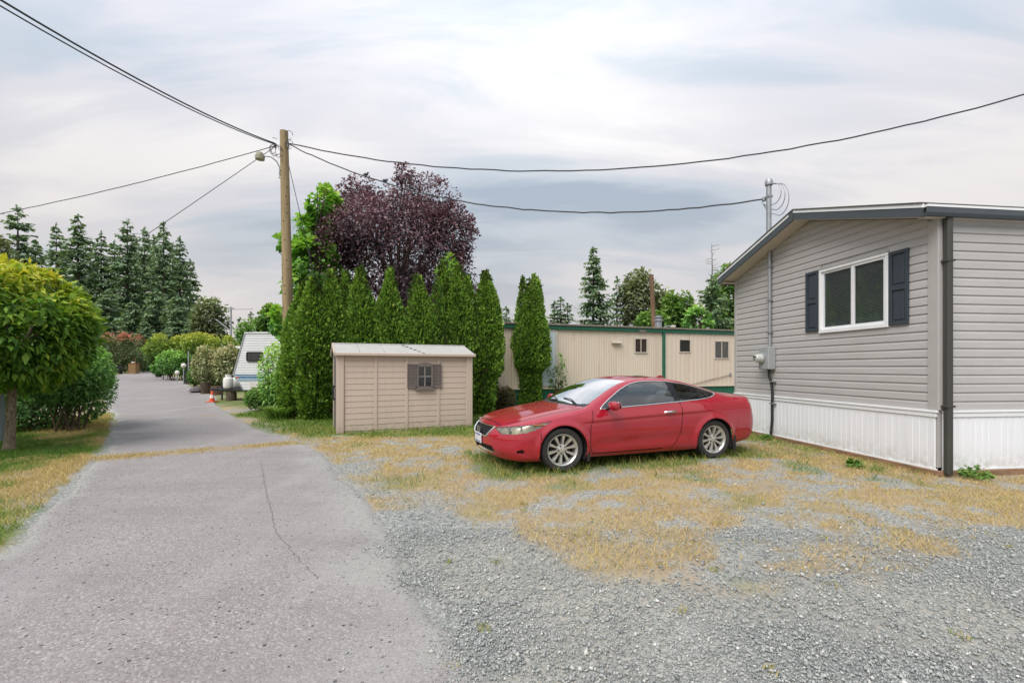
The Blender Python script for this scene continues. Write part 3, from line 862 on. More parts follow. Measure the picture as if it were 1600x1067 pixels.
# service mast, meter and cable on the gable wall
UM = 3.29
mast = thing('service_mast', 'grey electrical service mast with weatherhead rising through the home roof', 'service mast', home.matrix_basis @ Vector((-.06, UM, 1.9)), R(6.81))
MB().tube([(0, 0, 0), (0, 0, 2.1)], .035, 12).build('conduit', M_GALV, mast, True)
MB().tube([(-.02, 0, 2.08), (-.02, 0, 3.35)], .05, 12).build('riser_pipe', M_GALV, mast, True)
MB().lathe([(.052, 3.34), (.075, 3.36), (.08, 3.42), (.06, 3.475), (.0, 3.49)], 14, c=(-.02, 0, 0)).build('weatherhead', M_GALV, mast, True)
for zz in (.28, .95, 1.65): MB().box(-.045, .06, -.05, .05, zz, zz + .025).build('strap', M_GALV, mast)
MB().box(-.075, .035, -.055, .055, 3.1, 3.14).box(-.10, -.04, .05, .12, 3.05, 3.14, .01).build('insulator_clamp', M_GALV, mast)
for k in range(3):
    a = .32 + .05 * k
    pts = [(-.02, -.02 * k, 3.36)]
    for q in range(1, 12):
        t = q / 12 * math.pi * 1.1
        pts.append((.0 + .05 * k, -.05 - a * math.sin(t * .9) * .9, 3.36 - (.22 + .06 * k) * (1 - math.cos(t)) - .0))
    pts += [(-.02, .03, 2.95 - .07 * k), (-.03, .16, 3.02), (-.03, .22, 3.08)]
    MB().tube(pts, .008, 6).build('service_loop', M_GALV, mast, True)
met = thing('electric_meter', 'grey electric meter box with round glass meter on the gable wall', 'electric meter', home.matrix_basis @ Vector((-.02, UM + .02, 1.43)), R(6.81))
M_MET = mat('meter_box_paint', S(160, 164, 164), .5, .2, .08)
MB().box(-.17, 0, -.15, .15, 0, .47, .01).build('box', M_MET, met)
MB().lathe([(.105, -.17), (.105, -.20), (.092, -.205), (.088, -.29), (.07, -.32), (0, -.325)], 20, 'x', (0, .06, .23)).build('meter_dome', mat('meter_glass', S(176, 178, 172), .12, var=.03, coat=.5), met, True)
MB().lathe([(.12, -.171), (.12, -.185), (.108, -.19), (.1, -.171)], 20, 'x', (0, .06, .23), cap=False).build('ring', M_GALV, met, True)
MB().box(-.335, -.326, .02, .10, .25, .275).box(-.335, -.326, .03, .09, .2, .215).build('dial', M_BLACKPL, met)
cab = thing('power_cable', 'black cable running down the wall from the electric meter to the ground', 'cable', home.matrix_basis @ Vector((-.06, UM - .04, 0)), R(6.81))
MB().tube([(-.03, 0.02, 1.43), (-.03, .02, 1.3), (-.015, -.03, 1.15), (-.01, -.055, .95), (-.02, -.06, .7), (-.015, -.055, .4), (-.02, -.03, .15), (-.05, -.03, -.03)], .026, 10).build('cable', M_BLACKPL, cab, True)
for zz in (.72, 1.17): MB().box(-.05, .06, -.11, .0, zz, zz + .02).build('clip', M_GALV, cab)

# ------------------------------------------------------------------ garden shed
M_SHED = splash_mat('shed_resin', S(188, 171, 157), S(128, 116, 92), .35)
M_SHROOF = mat('shed_roof_resin', S(180, 176, 172), .42, var=.07, vscale=3)
M_TAUPE = mat('taupe_resin', S(112, 102, 98), .55, var=.08)
SW, SD, SH = 3.14, 1.62, 1.79
shed = thing('garden_shed', 'beige resin garden shed with taupe window shutters beside the cedar hedge', 'shed', (-3.862, 10.05, 0), R(24))
MB().box(.02, SW - .02, .02, SD - .02, 0, SH).build('wall', M_SHED, shed)
cols = [(.16, .80), (.86, 1.50), (1.56, 2.26), (2.32, 2.98)]
nrow = 13
for ci, (a, c) in enumerate(cols):
    for r_ in range(nrow):
        z0 = .04 + r_ * (SH - .08) / nrow; z1 = .04 + (r_ + 1) * (SH - .08) / nrow
        aa, cc = a, c
        pcs = [(a, c)]
        if z1 > 1.0 and z0 < 1.56:
            pcs = []
            if a < 1.53: pcs.append((a, min(c, 1.53)))
            if c > 2.36: pcs.append((max(a, 2.36), c))
            pcs = [p for p in pcs if p[1] - p[0] > .05]
        for (aa, cc) in pcs:
            MB().add([(aa, .02, z0), (cc, .02, z0), (cc, .009, z0 + .008), (aa, .009, z0 + .008), (cc, .015, z1), (aa, .015, z1)],
                     [(0, 1, 2, 3), (3, 2, 4, 5), (0, 3, 5), (1, 4, 2)]).build('wall_plank', M_SHED, shed)
for a in (.80, 1.50, 2.26):
    MB().box(a, a + .06, -.004, .02, 0, SH, .006).build('batten', M_SHED, shed)
MB().box(-.012, .15, -.012, .02, 0, SH, .01).box(-.012, .02, .0201, .13, 0, SH, .01).build('corner_post', M_SHED, shed)
MB().box(.10, .125, -.016, -.0125, .05, SH - .08).build('corner_rib', M_SHED, shed)
MB().box(2.985, SW + .012, -.012, .02, 0, SH, .01).build('corner_post', M_SHED, shed)
MB().box(-.012, .02, SD - .12, SD + .012, 0, SH, .01).build('corner_post', M_SHED, shed)
# doors on the gable end
door = MB().box(-.004, .03, .14, SD / 2 - .005, .03, SH - .06, .005).build('door', M_TAUPE, shed)
door2 = MB().box(-.004, .03, SD / 2 + .005, SD - .13, .03, SH - .06, .005).build('door', M_TAUPE, shed)
for dd, s_ in ((door, -1), (door2, 1)):
    MB().box(-.06, -.035, SD / 2 + s_ * .07 - .018, SD / 2 + s_ * .07 + .018, .72, 1.02, .006).box(-.06, -.004, SD / 2 + s_ * .07 - .02, SD / 2 + s_ * .07 + .02, .70, .74).box(-.06, -.004, SD / 2 + s_ * .07 - .02, SD / 2 + s_ * .07 + .02, 1.0, 1.04).build('handle', M_BLACKPL, dd)
# roof
RZ = 2.04
b = MB()
MB().add([(.0, .02, SH - .02), (.0, SD - .02, SH - .02), (.0, SD / 2, RZ - .03), (.05, .02, SH - .02), (.05, SD - .02, SH - .02), (.05, SD / 2, RZ - .03)], [(0, 2, 1), (3, 4, 5), (0, 3, 5, 2), (1, 2, 5, 4)]).build('gable', M_SHED, shed)
MB().add([(SW - .05, .02, SH - .02), (SW - .05, SD - .02, SH - .02), (SW - .05, SD / 2, RZ - .03), (SW, .02, SH - .02), (SW, SD - .02, SH - .02), (SW, SD / 2, RZ - .03)], [(0, 2, 1), (3, 4, 5), (0, 3, 5, 2), (1, 2, 5, 4)]).build('gable', M_SHED, shed)
def rpanel(x0, x1, y0, z0, y1, z1, m=M_SHROOF):
    t_ = .03
    MB().add([(x0, y0, z0 - t_), (x1, y0, z0 - t_), (x1, y1, z1 - t_), (x0, y1, z1 - t_), (x0, y0, z0), (x1, y0, z0), (x1, y1, z1), (x0, y1, z1)], [(3, 2, 1, 0), (4, 5, 6, 7), (0, 1, 5, 4), (2, 3, 7, 6), (0, 4, 7, 3), (1, 2, 6, 5)]).build('roof_panel', m, shed, bevel=.006)
n = 6
for i in range(n):
    x0, x1 = -.06 + i * (SW + .12) / n, -.06 + (i + 1) * (SW + .12) / n
    rpanel(x0 + .003, x1 - .003, -.07, SH + .005, SD / 2, RZ)
    rpanel(x0 + .003, x1 - .003, SD + .07, SH + .005, SD / 2, RZ)
MB().prism([(SD / 2 - .05, RZ - .006), (SD / 2, RZ + .012), (SD / 2 + .05, RZ - .006)], 'x', -.065, SW + .065).build('ridge_cap', M_SHROOF, shed)
MB().box(-.07, SW + .07, -.10, -.05, SH - .06, SH + .006, .008).build('eave_trim', M_SHED, shed)
for s_ in (-1, 1):
    y0 = SD / 2 + s_ * (SD / 2 + .10)
    MB().add([(x, y, z_) for x in (-.075, -.045) for y, z_ in ((y0, SH - .06), (y0, SH + .012), (SD / 2, RZ + .012), (SD / 2, RZ - .07))], [(0, 1, 2, 3), (7, 6, 5, 4), (0, 4, 5, 1), (1, 5, 6, 2), (2, 6, 7, 3), (3, 7, 4, 0)]).build('barge_trim', M_SHED, shed)
# dark seam of clips across the roof
for k in range(6):
    t_ = k / 6
    y = -.05 + (SD / 2 - .0) * t_ + .02; z_ = SH + .012 + (RZ - SH) * (t_ + .04)
    MB().box(1.68 - .07 * k + .2, 1.75 - .07 * k + .2, y, y + .045, z_ - .004, z_ + .006).build('roof_clip', M_DARK, shed)
# window with louvred shutters
sw = MB()
wx0, wx1, wz0, wz1 = 1.745, 2.15, .99, 1.52
for q in ((wx0, wx1, wz0 - .02, wz0 + .03), (wx0, wx0 + .05, wz0, wz1), (wx1 - .05, wx1, wz0, wz1)): sw.box(q[0], q[1], -.045, .02, q[2], q[3])
arc = [(wx0 + (wx1 - wx0) * i / 10, wz1 + .02 + .045 * math.sin(math.pi * i / 10)) for i in range(11)]
sw.prism([(wx1, wz1 - .03), (wx0, wz1 - .03)] + arc, 'y', -.045, .02)
sw.box(wx0 - .03, wx1 + .03, -.06, .02, wz0 - .05, wz0 - .02)
swin = sw.build('window', M_TAUPE, shed)
cx_, cz_ = (wx0 + wx1) / 2, (wz0 + wz1) / 2
MB().box(cx_ - .014, cx_ + .014, -.036, .01, wz0 + .03, wz1 - .03).box(wx0 + .05, cx_ - .014, -.034, .01, cz_ - .014, cz_ + .014).box(cx_ + .014, wx1 - .05, -.034, .01, cz_ - .014, cz_ + .014).build('glazing_bar', mat('grey_bar', S(128, 126, 122), .5), swin)
for a, c in ((wx0 + .05, cx_ - .014), (cx_ + .014, wx1 - .05)):
    for e, g_ in ((wz0 + .03, cz_ - .014), (cz_ + .014, wz1 - .03)): MB().box(a, c, -.012, -.006, e, g_).build('pane', glassmat('shed_glass', (.12, .14, .13), .8, .08), swin)
MB().box(wx0 + .02, wx1 - .02, .012, .018, wz0, wz1).build('dark_inside', M_DARK, swin)
for a, c in ((1.535, wx0 - .012), (wx1 + .012, 2.355)):
    o = MB().box(a, a + .02, -.03, .012, .985, 1.55).box(c - .02, c, -.03, .012, .985, 1.55).box(a + .02, c - .02, -.03, .012, .985, 1.01).box(a + .02, c - .02, -.03, .012, 1.525, 1.55).build('shutter', M_TAUPE, shed)
    for k in range(14):
        zz = 1.012 + k * .0365
        MB().add([(a + .02, -.006, zz + .03), (c - .02, -.006, zz + .03), (c - .02, -.028, zz), (a + .02, -.028, zz), (a + .02, .0, zz), (c - .02, .0, zz)], [(0, 3, 2, 1), (3, 4, 5, 2)]).build('slat', M_TAUPE, o)

# ------------------------------------------------------------------ beige trailer home behind
M_BEIGE = mat('beige_metal_siding', S(208, 194, 176), .6, var=.05, vscale=.8, dirt=S(176, 150, 114), dirt_amt=.4, stretch=(1.6, 1, .35))
M_GREEN = mat('green_trim', S(30, 96, 74), .5, var=.12)
M_TROOF = mat('trailer_roof', S(128, 120, 108), .8, var=.25, vscale=6, dirt=S(90, 84, 70), dirt_amt=.6)
TA = math.atan2(.328, .944)
tr = thing('trailer_home', 'long beige ribbed-metal trailer home with green trim behind the car', 'mobile home', (-.57, 15.62, 0), TA)
T0, T1, TD = -6.0, 13.5, 3.6
def ribwall(x0, x1, z0, z1, y, pitch, dep, name, m, parent, hole=None):
    xs = []
    x = x0
    while x < x1 - 1e-6:
        e = min(x + pitch, x1); q = e - x
        xs += [(x, 0), (x + q * .12, -dep), (x + q * .62, -dep), (x + q * .74, 0)]
        x = e
    xs.append((x1, 0))
    vs = []; fs = []
    for x, d_ in xs: vs += [(x, y + d_, z0), (x, y + d_, z1)]
    fs = [(2 * i, 2 * i + 2, 2 * i + 3, 2 * i + 1) for i in range(len(xs) - 1)]
    return MB().add(vs, fs).build(name, m, parent)
ribwall(T0, 6.85, .75, 2.83, 0, .105, .009, 'wall', M_BEIGE, tr)
ribwall(6.93, T1, .75, 2.83, -.03, .21, .008, 'wall', M_BEIGE, tr)
MB().box(T0, T1, .03, TD, .75, 2.9).build('shell', M_BEIGE, tr)
ribwall(T0, T1, 0, .70, .02, .14, .016, 'skirt', M_GREEN, tr)
MB().box(T0, T1, -.045, .02, .70, .755).build('base_rail', M_BEIGE, tr)
MB().box(T0 - .05, T1, -.10, .0, 2.83, 2.96, .01).build('green_fascia', M_GREEN, tr)
MB().box(T0 - .1, T1, -.14, TD, 2.962, 3.03, .012).build('roof', M_TROOF, tr)
MB().box(6.84, 6.94, -.09, .0, .1, 2.83, .01).build('downspout', M_GREEN, tr)
M_FRAME = mat('pale_window_frame', S(200, 190, 176), .5)
def twin(x0, x1, z0, z1, inner, name='window', bar=True, off=0):
    y = -.045 + off
    o = MB().box(x0, x1, y, .0, z1 - .04, z1).box(x0, x1, y, .0, z0, z0 + .04).box(x0, x0 + .04, y, .0, z0 + .04, z1 - .04).box(x1 - .04, x1, y, .0, z0 + .04, z1 - .04).build(name, M_FRAME, tr)
    if bar: MB().box((x0 + x1) / 2 - .014, (x0 + x1) / 2 + .014, y + .004, -.02, z0 + .04, z1 - .04).build('glazing_bar', M_FRAME, o)
    MB().box(x0 + .04, x1 - .04, y + .02, y + .024, z0 + .04, z1 - .04).build('pane', glassmat('trailer_glass', (.7, .7, .68), .5), o)
    MB().box(x0 + .03, x1 - .03, y + .026, y + .028, z0 + .03, z1 - .03).build('curtain', inner, o)
twin(5.55, 6.14, 2.02, 2.60, mat('brown_curtain', S(128, 92, 70), .8, var=.3, vscale=6, stretch=(8, 8, 1)))
twin(7.60, 8.18, 2.06, 2.60, mat('dark_curtain', S(62, 62, 58), .8), bar=False, off=-.02)
twin(9.36, 10.13, 1.82, 2.57, mat('lace_curtain', S(128, 126, 122), .8, var=.5, vscale=4, stretch=(9, 9, .5)), off=-.02)
M_DOORW = mat('pale_blue_door', S(192, 202, 206), .5, var=.05)
dr_ = MB().box(1.30, 2.25, -.05, .0, .80, 2.76, .01).build('door', M_DOORW, tr)
MB().box(1.22, 1.30, -.06, .0, .76, 2.82).box(2.25, 2.33, -.06, .0, .76, 2.82).box(1.22, 2.33, -.06, .0, 2.76, 2.82).build('door_frame', M_FRAME, dr_)
MB().box(1.62, 2.02, -.058, -.05, 1.72, 2.52).build('pane', glassmat('door_glass', (.25, .28, .28), .6), dr_)
MB().box(1.62, 2.02, -.066, -.052, 2.07, 2.11).build('glazing_bar', M_DOORW, dr_)
MB().box(1.36, 1.40, -.09, -.05, 1.62, 1.7).build('handle', M_GALV, dr_)
MB().prism([(-.02, 2.36), (-.13, 2.37), (-.13, 2.42), (-.02, 2.46)], 'x', 4.55, 4.95).build('vent_hood', M_FRAME, tr)
MB().box(5.72, 6.02, -.115, -.10, 2.83, 2.90).build('number_plate', mat('plate_grey', S(120, 108, 104), .6), tr)
MB().lathe([(.14, 3.0), (.14, 3.38), (.19, 3.39), (.19, 3.44), (.12, 3.46), (.12, 3.52), (.17, 3.53), (.17, 3.58), (0, 3.62)], 14, c=(7.35, .9, 0)).build('flue', M_GALV, tr, True)
MB().lathe([(.09, 3.0), (.09, 3.22), (0, 3.23)], 10, c=(6.1, 1.0, 0)).build('vent_pipe', M_GALV, tr, True)
MB().lathe([(.07, 3.0), (.07, 3.2), (0, 3.21)], 10, c=(9.9, .9, 0)).build('vent_pipe', M_GALV, tr, True)
MB().box(10.14, 10.24, -.09, -.03, 1.12, 1.24, .01).build('hose_bib', M_GALV, tr)
MB().tube([(10.18, -.07, 1.16), (9.2, -.07, .98), (8.2, -.08, .78), (7.4, -.09, .62)], .012, 6).build('cord', mat('brown_cord', S(130, 110, 96), .7), tr)


# ------------------------------------------------------------------ utility pole, wires, birds
M_POLE = mat('pole_timber', S(158, 138, 104), .85, var=.22, vscale=2.5, stretch=(4, 4, .35), bump=.35, bscale=14, dirt=S(112, 100, 66), dirt_amt=.5)
pole = thing('utility_pole', 'tall pale timber utility pole with lamp arm left of the cedars', 'utility pole', (-6.82, 13.95, 0))
PT = Vector((-.17, 0, 8.70))
MB().tube([(0, 0, -.1), (-.03, 0, 2), (-.08, 0, 4.5), (-.13, 0, 6.8), (-.17, 0, 8.7)], [.165, .155, .143, .13, .118], 18).build('post', M_POLE, pole, True)
rp = random.Random(3)
for k in range(22):   # climbing-spike knots
    zz = 2.2 + k * .28 + rp.uniform(-.1, .1); a = rp.uniform(-2.5, -.6); r_ = .165 - .047 * zz / 8.7
    MB().lathe([(.022, -.003), (.020, .006), (0, .008)], 8, 'y').build('knot', mat('knot_dark', S(84, 68, 46), .9), pole).matrix_basis = Matrix.Translation((-.0195 * zz + r_ * math.cos(a), r_ * math.sin(a), zz)) @ Matrix.Rotation(a + math.pi / 2, 4, 'Z') @ Matrix.Rotation(math.pi, 4, 'Z')
la = MB().tube([(-.28, -.05, 7.30), (-.27, -.05, 7.55), (-.36, -.06, 7.75), (-.52, -.08, 7.88), (-.72, -.1, 7.9)], .022, 8).build('lamp_arm', M_GALV, pole, True)
MB().lathe([(0, .06), (.06, .055), (.10, .02), (.105, -.05), (.14, -.07), (.13, -.17), (.05, -.2), (0, -.2)], 16, c=(-.84, -.12, 7.95)).build('lamp_head', mat('lamp_housing', S(164, 160, 138), .5), la, True)
MB().box(-.29, -.13, -.09, -.02, 7.24, 7.32).build('lamp_bracket', M_GALV, pole)
for dx, dz in ((-.06, 8.2), (.15, 8.28), (.16, 8.2)):
    MB().lathe([(.02, -.06), (.045, -.05), (.03, -.02), (.05, 0), (.03, .03), (.045, .05), (0, .06)], 10, c=(PT.x + dx + (.02 if dx > 0 else -.14), -.12, dz)).build('insulator', mat('porcelain', S(130, 126, 120), .3), pole, True)
MB().tube([(-.32, -.12, 8.42), (-.45, -.13, 8.44)], .015, 6).build('bracket_pin', M_GALV, pole)
for k in range(6):   # slack loops
    c = Vector((-.42 + .06 * k, -.18, 8.06 - .02 * k)) if k < 4 else Vector((.06, -.15, 8.5 - .28 * (k - 4)))
    a, b_ = (.10 + .03 * (k % 3), .14 + .05 * (k % 2)) if k < 4 else (.11, .14)
    MB().tube([c + Vector((a * math.cos(t * .5), .02 * math.sin(t), b_ * math.sin(t * .5))) for t in range(0, 12)], .008, 5).build('wire_loop', M_WIRE, pole, True)
top = Vector((-6.82, 13.95, 0)) + PT


def sag(a, b, s, n=28):
    a, b = Vector(a), Vector(b)
    return [a.lerp(b, i / n) + Vector((0, 0, -4 * s * (i / n) * (1 - i / n))) for i in range(n + 1)]


def wire(label, a, b, s, r=.014, wob=0.0, seed=0, n=28):
    P = sag(a, b, s, n); rr = random.Random(seed)
    c = P[0].copy(); q = bpy.data.objects
    mb = MB().tube([p - c + Vector((0, 0, rr.uniform(-wob, wob))) for p in P], r, 6)
    o = mb.build('overhead_wire', M_WIRE, None, True); o.location = c
    tag(o, label, 'wire', 'overhead wires at the utility pole')
    return P


A_R = top + Vector((.22, -.1, -.42)); A_L = top + Vector((-.22, -.1, -.42))
wire('overhead wire sweeping from pole top across to the upper right edge', A_R, (14.2, 9.8, 8.35), 1.62, .018, .012, 1, 60)
W2 = wire('service drop wire from pole to the mast on the grey home', A_R + Vector((0, 0, -.04)), Vector(home.matrix_basis @ Vector((-.1, UM + .09, 5.0))), .97, .016, .012, 2, 60)
wire('upper of two wires from pole to the top left corner', A_L, (-7.75, -11, 8.55), 1.93, .018, .0, 3, 40)
wire('lower of two wires from pole to the top left corner', A_L + Vector((0, 0, -.03)), (-7.45, -11, 8.2), 1.95, .013, .0, 4, 40)
wire('wire descending from pole to the left edge of the picture', A_L + Vector((0, 0, -.08)), pp(-220, 372, 16.5), .25, .013, .006, 5, 40)
wire('thin wire sloping from lamp arm down behind the yellow-green tree', A_L + Vector((.0, 0, -.10)), pp(75, 470, 15.5), .03, .010, 0, 6)
GA = Vector((-5.55, 15.2, 0))
gy_ = wire('steel guy wire running from pole down into the cedar hedge', top + Vector((.13, .02, -1.0)), GA, 0.0, .010, 0, 7)
MB_g = MB().tube([gy_[9] - gy_[9], gy_[10] - gy_[9]], .03, 8).build('guy_insulator', M_WIRE, None); MB_g.location = gy_[9]
tag(MB_g, 'small dark strain insulator on the guy wire', 'insulator')
MB_g = MB().tube([gy_[16] - gy_[16], gy_[27] - gy_[16]], .022, 8).build('guy_guard', M_GALV, None); MB_g.location = gy_[16]
tag(MB_g, 'pale sleeve on lower part of the guy wire in the cedars', 'guy guard')
for k in range(3):
    wire(['highest', 'middle', 'lowest'][k] + ' far wire crossing in front of the tall firs', (-62, 60, 9.6 - 3.0 * k), (-33, 58, 8.9 - 2.9 * k), .3, .022, 0, 8 + k)
M_BIRD = mat('bird_feathers', S(74, 74, 84), .8)
for k, i in enumerate((13, 16, 20)):
    p = W2[i]
    o = thing('bird', 'small dark bird on the service drop wire, ' + ('nearest the pole' if k == 0 else 'in the middle of three' if k == 1 else 'farthest from the pole'), 'bird', p + Vector((0, 0, .01)), .6 * k, 'birds on the wire')
    MB().lathe([(0, -.07), (.025, -.055), (.042, -.01), (.035, .04), (.022, .065), (0, .075)], 10, 'x', (0, 0, .055)).lathe([(0, -.03), (.024, -.01), (.022, .012), (0, .03)], 10, 'x', (.06, 0, .10)).build('body', M_BIRD, o, True)
    MB().add([(-.05, -.012, .05), (-.05, .012, .05), (-.13, .018, .025), (-.13, -.018, .025), (-.05, 0, .04)], [(0, 1, 2, 3), (4, 3, 2), (0, 3, 4), (1, 4, 2)]).build('tail', M_BIRD, o)
    MB().lathe([(.006, .085), (0, .115)], 6, 'x', (0, 0, .10)).build('beak', M_DARK, o)

# ------------------------------------------------------------------ travel trailer
M_RV = mat('white_aluminium_skin', S(206, 208, 209), .4, var=.05, vscale=1.5, dirt=S(160, 166, 168), dirt_amt=.3)
M_BLUE = mat('blue_stripe', S(72, 112, 144), .5, var=.1); M_BLUE2 = mat('pale_blue_stripe', S(140, 176, 196), .5)
RVX, RVY = -11.26, 18.4
rv = thing('travel_trailer', 'white ribbed travel trailer with blue stripes parked beside the lane', 'travel trailer', (RVX, RVY, .04))
def rvfront(z):  # x of slanted nose
    return np.interp(z, [.52, 1.14, 2.77], [.44, 0.0, .47])
zs = []
z = .52
while z < 2.77:
    zs += [(z, 0), (z + .012, -.008), (z + .062, -.008), (z + .085, 0)]; z += .098
vs = []
for z, d_ in zs: vs += [(float(rvfront(z)), d_, z), (6.0, d_, z)]
MB().add(vs, [(2 * i, 2 * i + 1, 2 * i + 3, 2 * i + 2) for i in range(len(zs) - 1)]).build('side_wall', M_RV, rv)
MB().prism([(.45, .5), (0.0, 1.14), (.47, 2.79), (.8, 2.86), (6.0, 2.86), (6.0, .5)], 'y', .01, 2.3).build('body', M_RV, rv)
MB().prism([(.40, .5), (-.03, 1.14), (.44, 2.80), (.5, 2.80), (.03, 1.14), (.46, .5)], 'y', -.02, .02).build('edge_trim', M_GALV, rv)
MB().box(.45, 6.05, -.03, 2.33, 2.79, 2.85, .01).build('roof_edge', M_RV, rv)
for z0, z1, m_ in ((1.10, 1.15, M_BLUE), (1.0, 1.075, M_BLUE), (.93, .985, M_BLUE2), (.88, .90, M_BLUE)):
    MB().box(float(rvfront(z0)) + .03, 5.9, -.0125, -.009, z0, z1).build('stripe', m_, rv)
rw = MB().box(.54, 1.20, -.035, .0, 1.66, 2.06, .05).build('window', M_BLACKPL, rv)
MB().box(.60, 1.14, -.04, -.036, 1.72, 2.0).build('pane', glassmat('rv_glass', (.08, .1, .12), .9), rw)
MB().box(.70, .72, -.043, -.037, 1.72, 2.0).box(1.03, 1.05, -.043, -.037, 1.72, 2.0).build('glazing_bar', M_BLACKPL, rw)
MB().box(.67, 1.3, -.02, .0, .62, .86, .008).build('hatch', mat('hatch_cream', S(206, 202, 196), .5), rv)
MB().box(.10, .24, -.018, -.009, 1.0, 1.05).build('marker_lamp', mat('amber', S(190, 96, 60), .4), rv)
MB().box(.4, 5.9, .1, 2.2, .3, .5).build('chassis', M_DARK, rv)
for s_ in (0, 1): MB().tube([(.6, .3 + 1.7 * s_, .50), (-1.45, 1.15, .50)], .05, 6).build('tongue', M_BLACKPL, rv)
MB().box(-1.6, -1.3, 1.02, 1.28, .42, .56, .02).build('coupler', M_BLACKPL, rv)
MB().tube([(-1.1, 1.0, .75), (-1.1, 1.0, .02)], .035, 8).build('jack', M_BLACKPL, rv)
MB().box(-1.0, .1, .55, 1.7, .47, .52).build('tank_tray', M_BLACKPL, rv)
for xx in (0.0,):
    w_ = MB().lathe([(.22, -.1), (.33, -.11), (.345, -.06), (.345, .06), (.33, .11), (.22, .1)], 20, 'y', (3.2, .0, .33)).build('wheel', M_BLACKPL, rv, True)
blk = thing('timber_block', 'weathered timber round under the travel trailer tongue', 'block', (RVX - .55, RVY + .75, .03))
MB().lathe([(.20, 0), (.21, .05), (.19, .38), (.18, .42), (0, .42)], 12).build('log', mat('log_bark', S(92, 80, 66), .9, var=.3, vscale=6, bump=.4), blk)
M_TANK = mat('tank_white', S(214, 212, 206), .4, var=.05)
for k, (dx, dy) in enumerate(((-.68, .75), (-.62, 1.28))):
    g_ = thing('propane_tank', ['front', 'rear'][k] + ' white propane cylinder on the travel trailer tongue', 'gas cylinder', (RVX + dx, RVY + dy, .565), 0, 'propane cylinders')
    MB().lathe([(.12, 0), (.13, .01), (.17, .04), (.19, .10), (.19, .40), (.17, .46), (.10, .50), (0, .505)], 20).build('cylinder', M_TANK, g_, True)
    MB().lathe([(.11, .50), (.115, .60), (.105, .60), (.10, .50)], 14).build('collar', M_TANK, g_, True)
    MB().lathe([(.03, .5), (.03, .56), (.05, .57), (0, .585)], 8).build('valve', M_GALV, g_)
cone = thing('traffic_cone', 'orange traffic cone with white band at the lane edge', 'traffic cone', (-12.26, 18.6, float(tz(0, 18.6))))
M_OR = mat('cone_orange', S(214, 84, 48), .5)
MB().lathe([(.115, .03), (.105, .03), (.082, .16), ], 16).build('lower_cone', M_OR, cone, True)
MB().lathe([(.0825, .16), (.06, .29)], 16).build('band', mat('cone_white', S(220, 216, 210), .5), cone, True)
MB().lathe([(.0595, .29), (.035, .43), (.028, .44), (0, .44)], 16).build('upper_cone', M_OR, cone, True)
MB().box(-.18, .18, -.18, .18, 0, .03, .01).build('base', M_OR, cone)

# ------------------------------------------------------------------ things down the lane
hs = thing('bungalow', 'tan bungalow with brown roof behind the travel trailer', 'house', (-17.2, 28.5, float(tz(0, 28.5))))
M_TAN = mat('tan_stucco', S(176, 146, 100), .8); M_BROWNR = mat('brown_shingle', S(118, 92, 80), .9, var=.2, vscale=8, bump=.4)
MB().box(.3, 8.5, .3, 6, 0, 2.35).build('wall', M_TAN, hs)
MB().add([(-.15, -.1, 2.3), (9, -.1, 2.3), (9, 6.4, 2.3), (-.15, 6.4, 2.3), (2.6, 3.1, 3.2), (9, 3.1, 3.2), (-.15, -.1, 2.22), (9, -.1, 2.22)], [(0, 1, 5, 4), (0, 4, 3), (3, 4, 5, 2), (6, 7, 1, 0), (1, 2, 5)]).build('roof', M_BROWNR, hs)
MB().box(-.2, 9, -.2, -.1, 2.16, 2.3).build('gutter', M_WHITE, hs)
MB().tube([(1.7, -.12, 2.2), (1.7, .2, 1.9), (1.7, .26, .1)], .05, 8).build('downspout', M_WHITE, hs)
wn = MB().box(3, 4.4, .24, .3, 1.0, 2.0).build('window', M_WHITE, hs)
MB().box(3.08, 4.32, .22, .239, 1.08, 1.92).build('pane', glassmat('house_glass', (.1, .12, .12), .8), wn)
sp = thing('street_lamp', 'slim far street lamp pole rising above the bungalow roof', 'street lamp', (*pp(361, 574, 45)[:2], float(tz(0, 45))))
MB().tube([(0, 0, 0), (0, 0, 6.6)], [.12, .08], 8).build('post', M_GALV, sp, True)
MB().tube([(0, 0, 4.2), (-1.0, .2, 4.9), (-1.7, .3, 5.4)], .05, 6).build('lamp_arm', M_GALV, sp, True)
MB().box(-.3, .3, -.05, .05, 6.4, 6.5).build('cross_arm', M_GALV, sp)
bz = float(tz(0, 44))
bn = thing('refuse_bin_box', 'brown boxed refuse bin at the far end of the lane', 'bin', (-36.55, 44, bz))
bn.scale = (.6, .5, 1.0)
M_BIN = mat('bin_brown', S(132, 104, 68), .8, var=.15, stretch=(6, 6, 1))
for k in range(6): MB().box(-.55 + k * .184, -.55 + k * .184 + .178, -.5, -.46, .05, .98).build('board', M_BIN, bn)
MB().box(-.55, .55, -.455, .5, .05, .98).build('box', M_BIN, bn)
MB().box(-.6, .6, -.55, .55, .985, 1.05).build('lid', mat('bin_red_brown', S(120, 74, 52), .8), bn)
MB().box(-.25, .2, -.3, .1, 1.051, 1.18, .03).build('white_bag', mat('bag_white', S(206, 198, 190), .6), bn)
MB().box(-.62, -.56, -.56, -.5, 0, .4).build('post', M_BIN, bn)
MB().box(.56, .62, -.56, -.5, 0, 1.5).build('post', M_BIN, bn)
bq = thing('park_bench', 'low dark bench at the far end of the lane, left of the brown bin', 'bench', (-38.3, 44, bz))
MB().box(-.7, .5, -.2, .2, .38, .46).build('seat', M_DARK, bq)
MB().box(-.7, .5, .16, .22, .5, .8).build('backrest', M_DARK, bq)
for xx in (-.6, .4): MB().box(xx, xx + .08, -.18, .2, 0, .38).build('leg', M_DARK, bq)
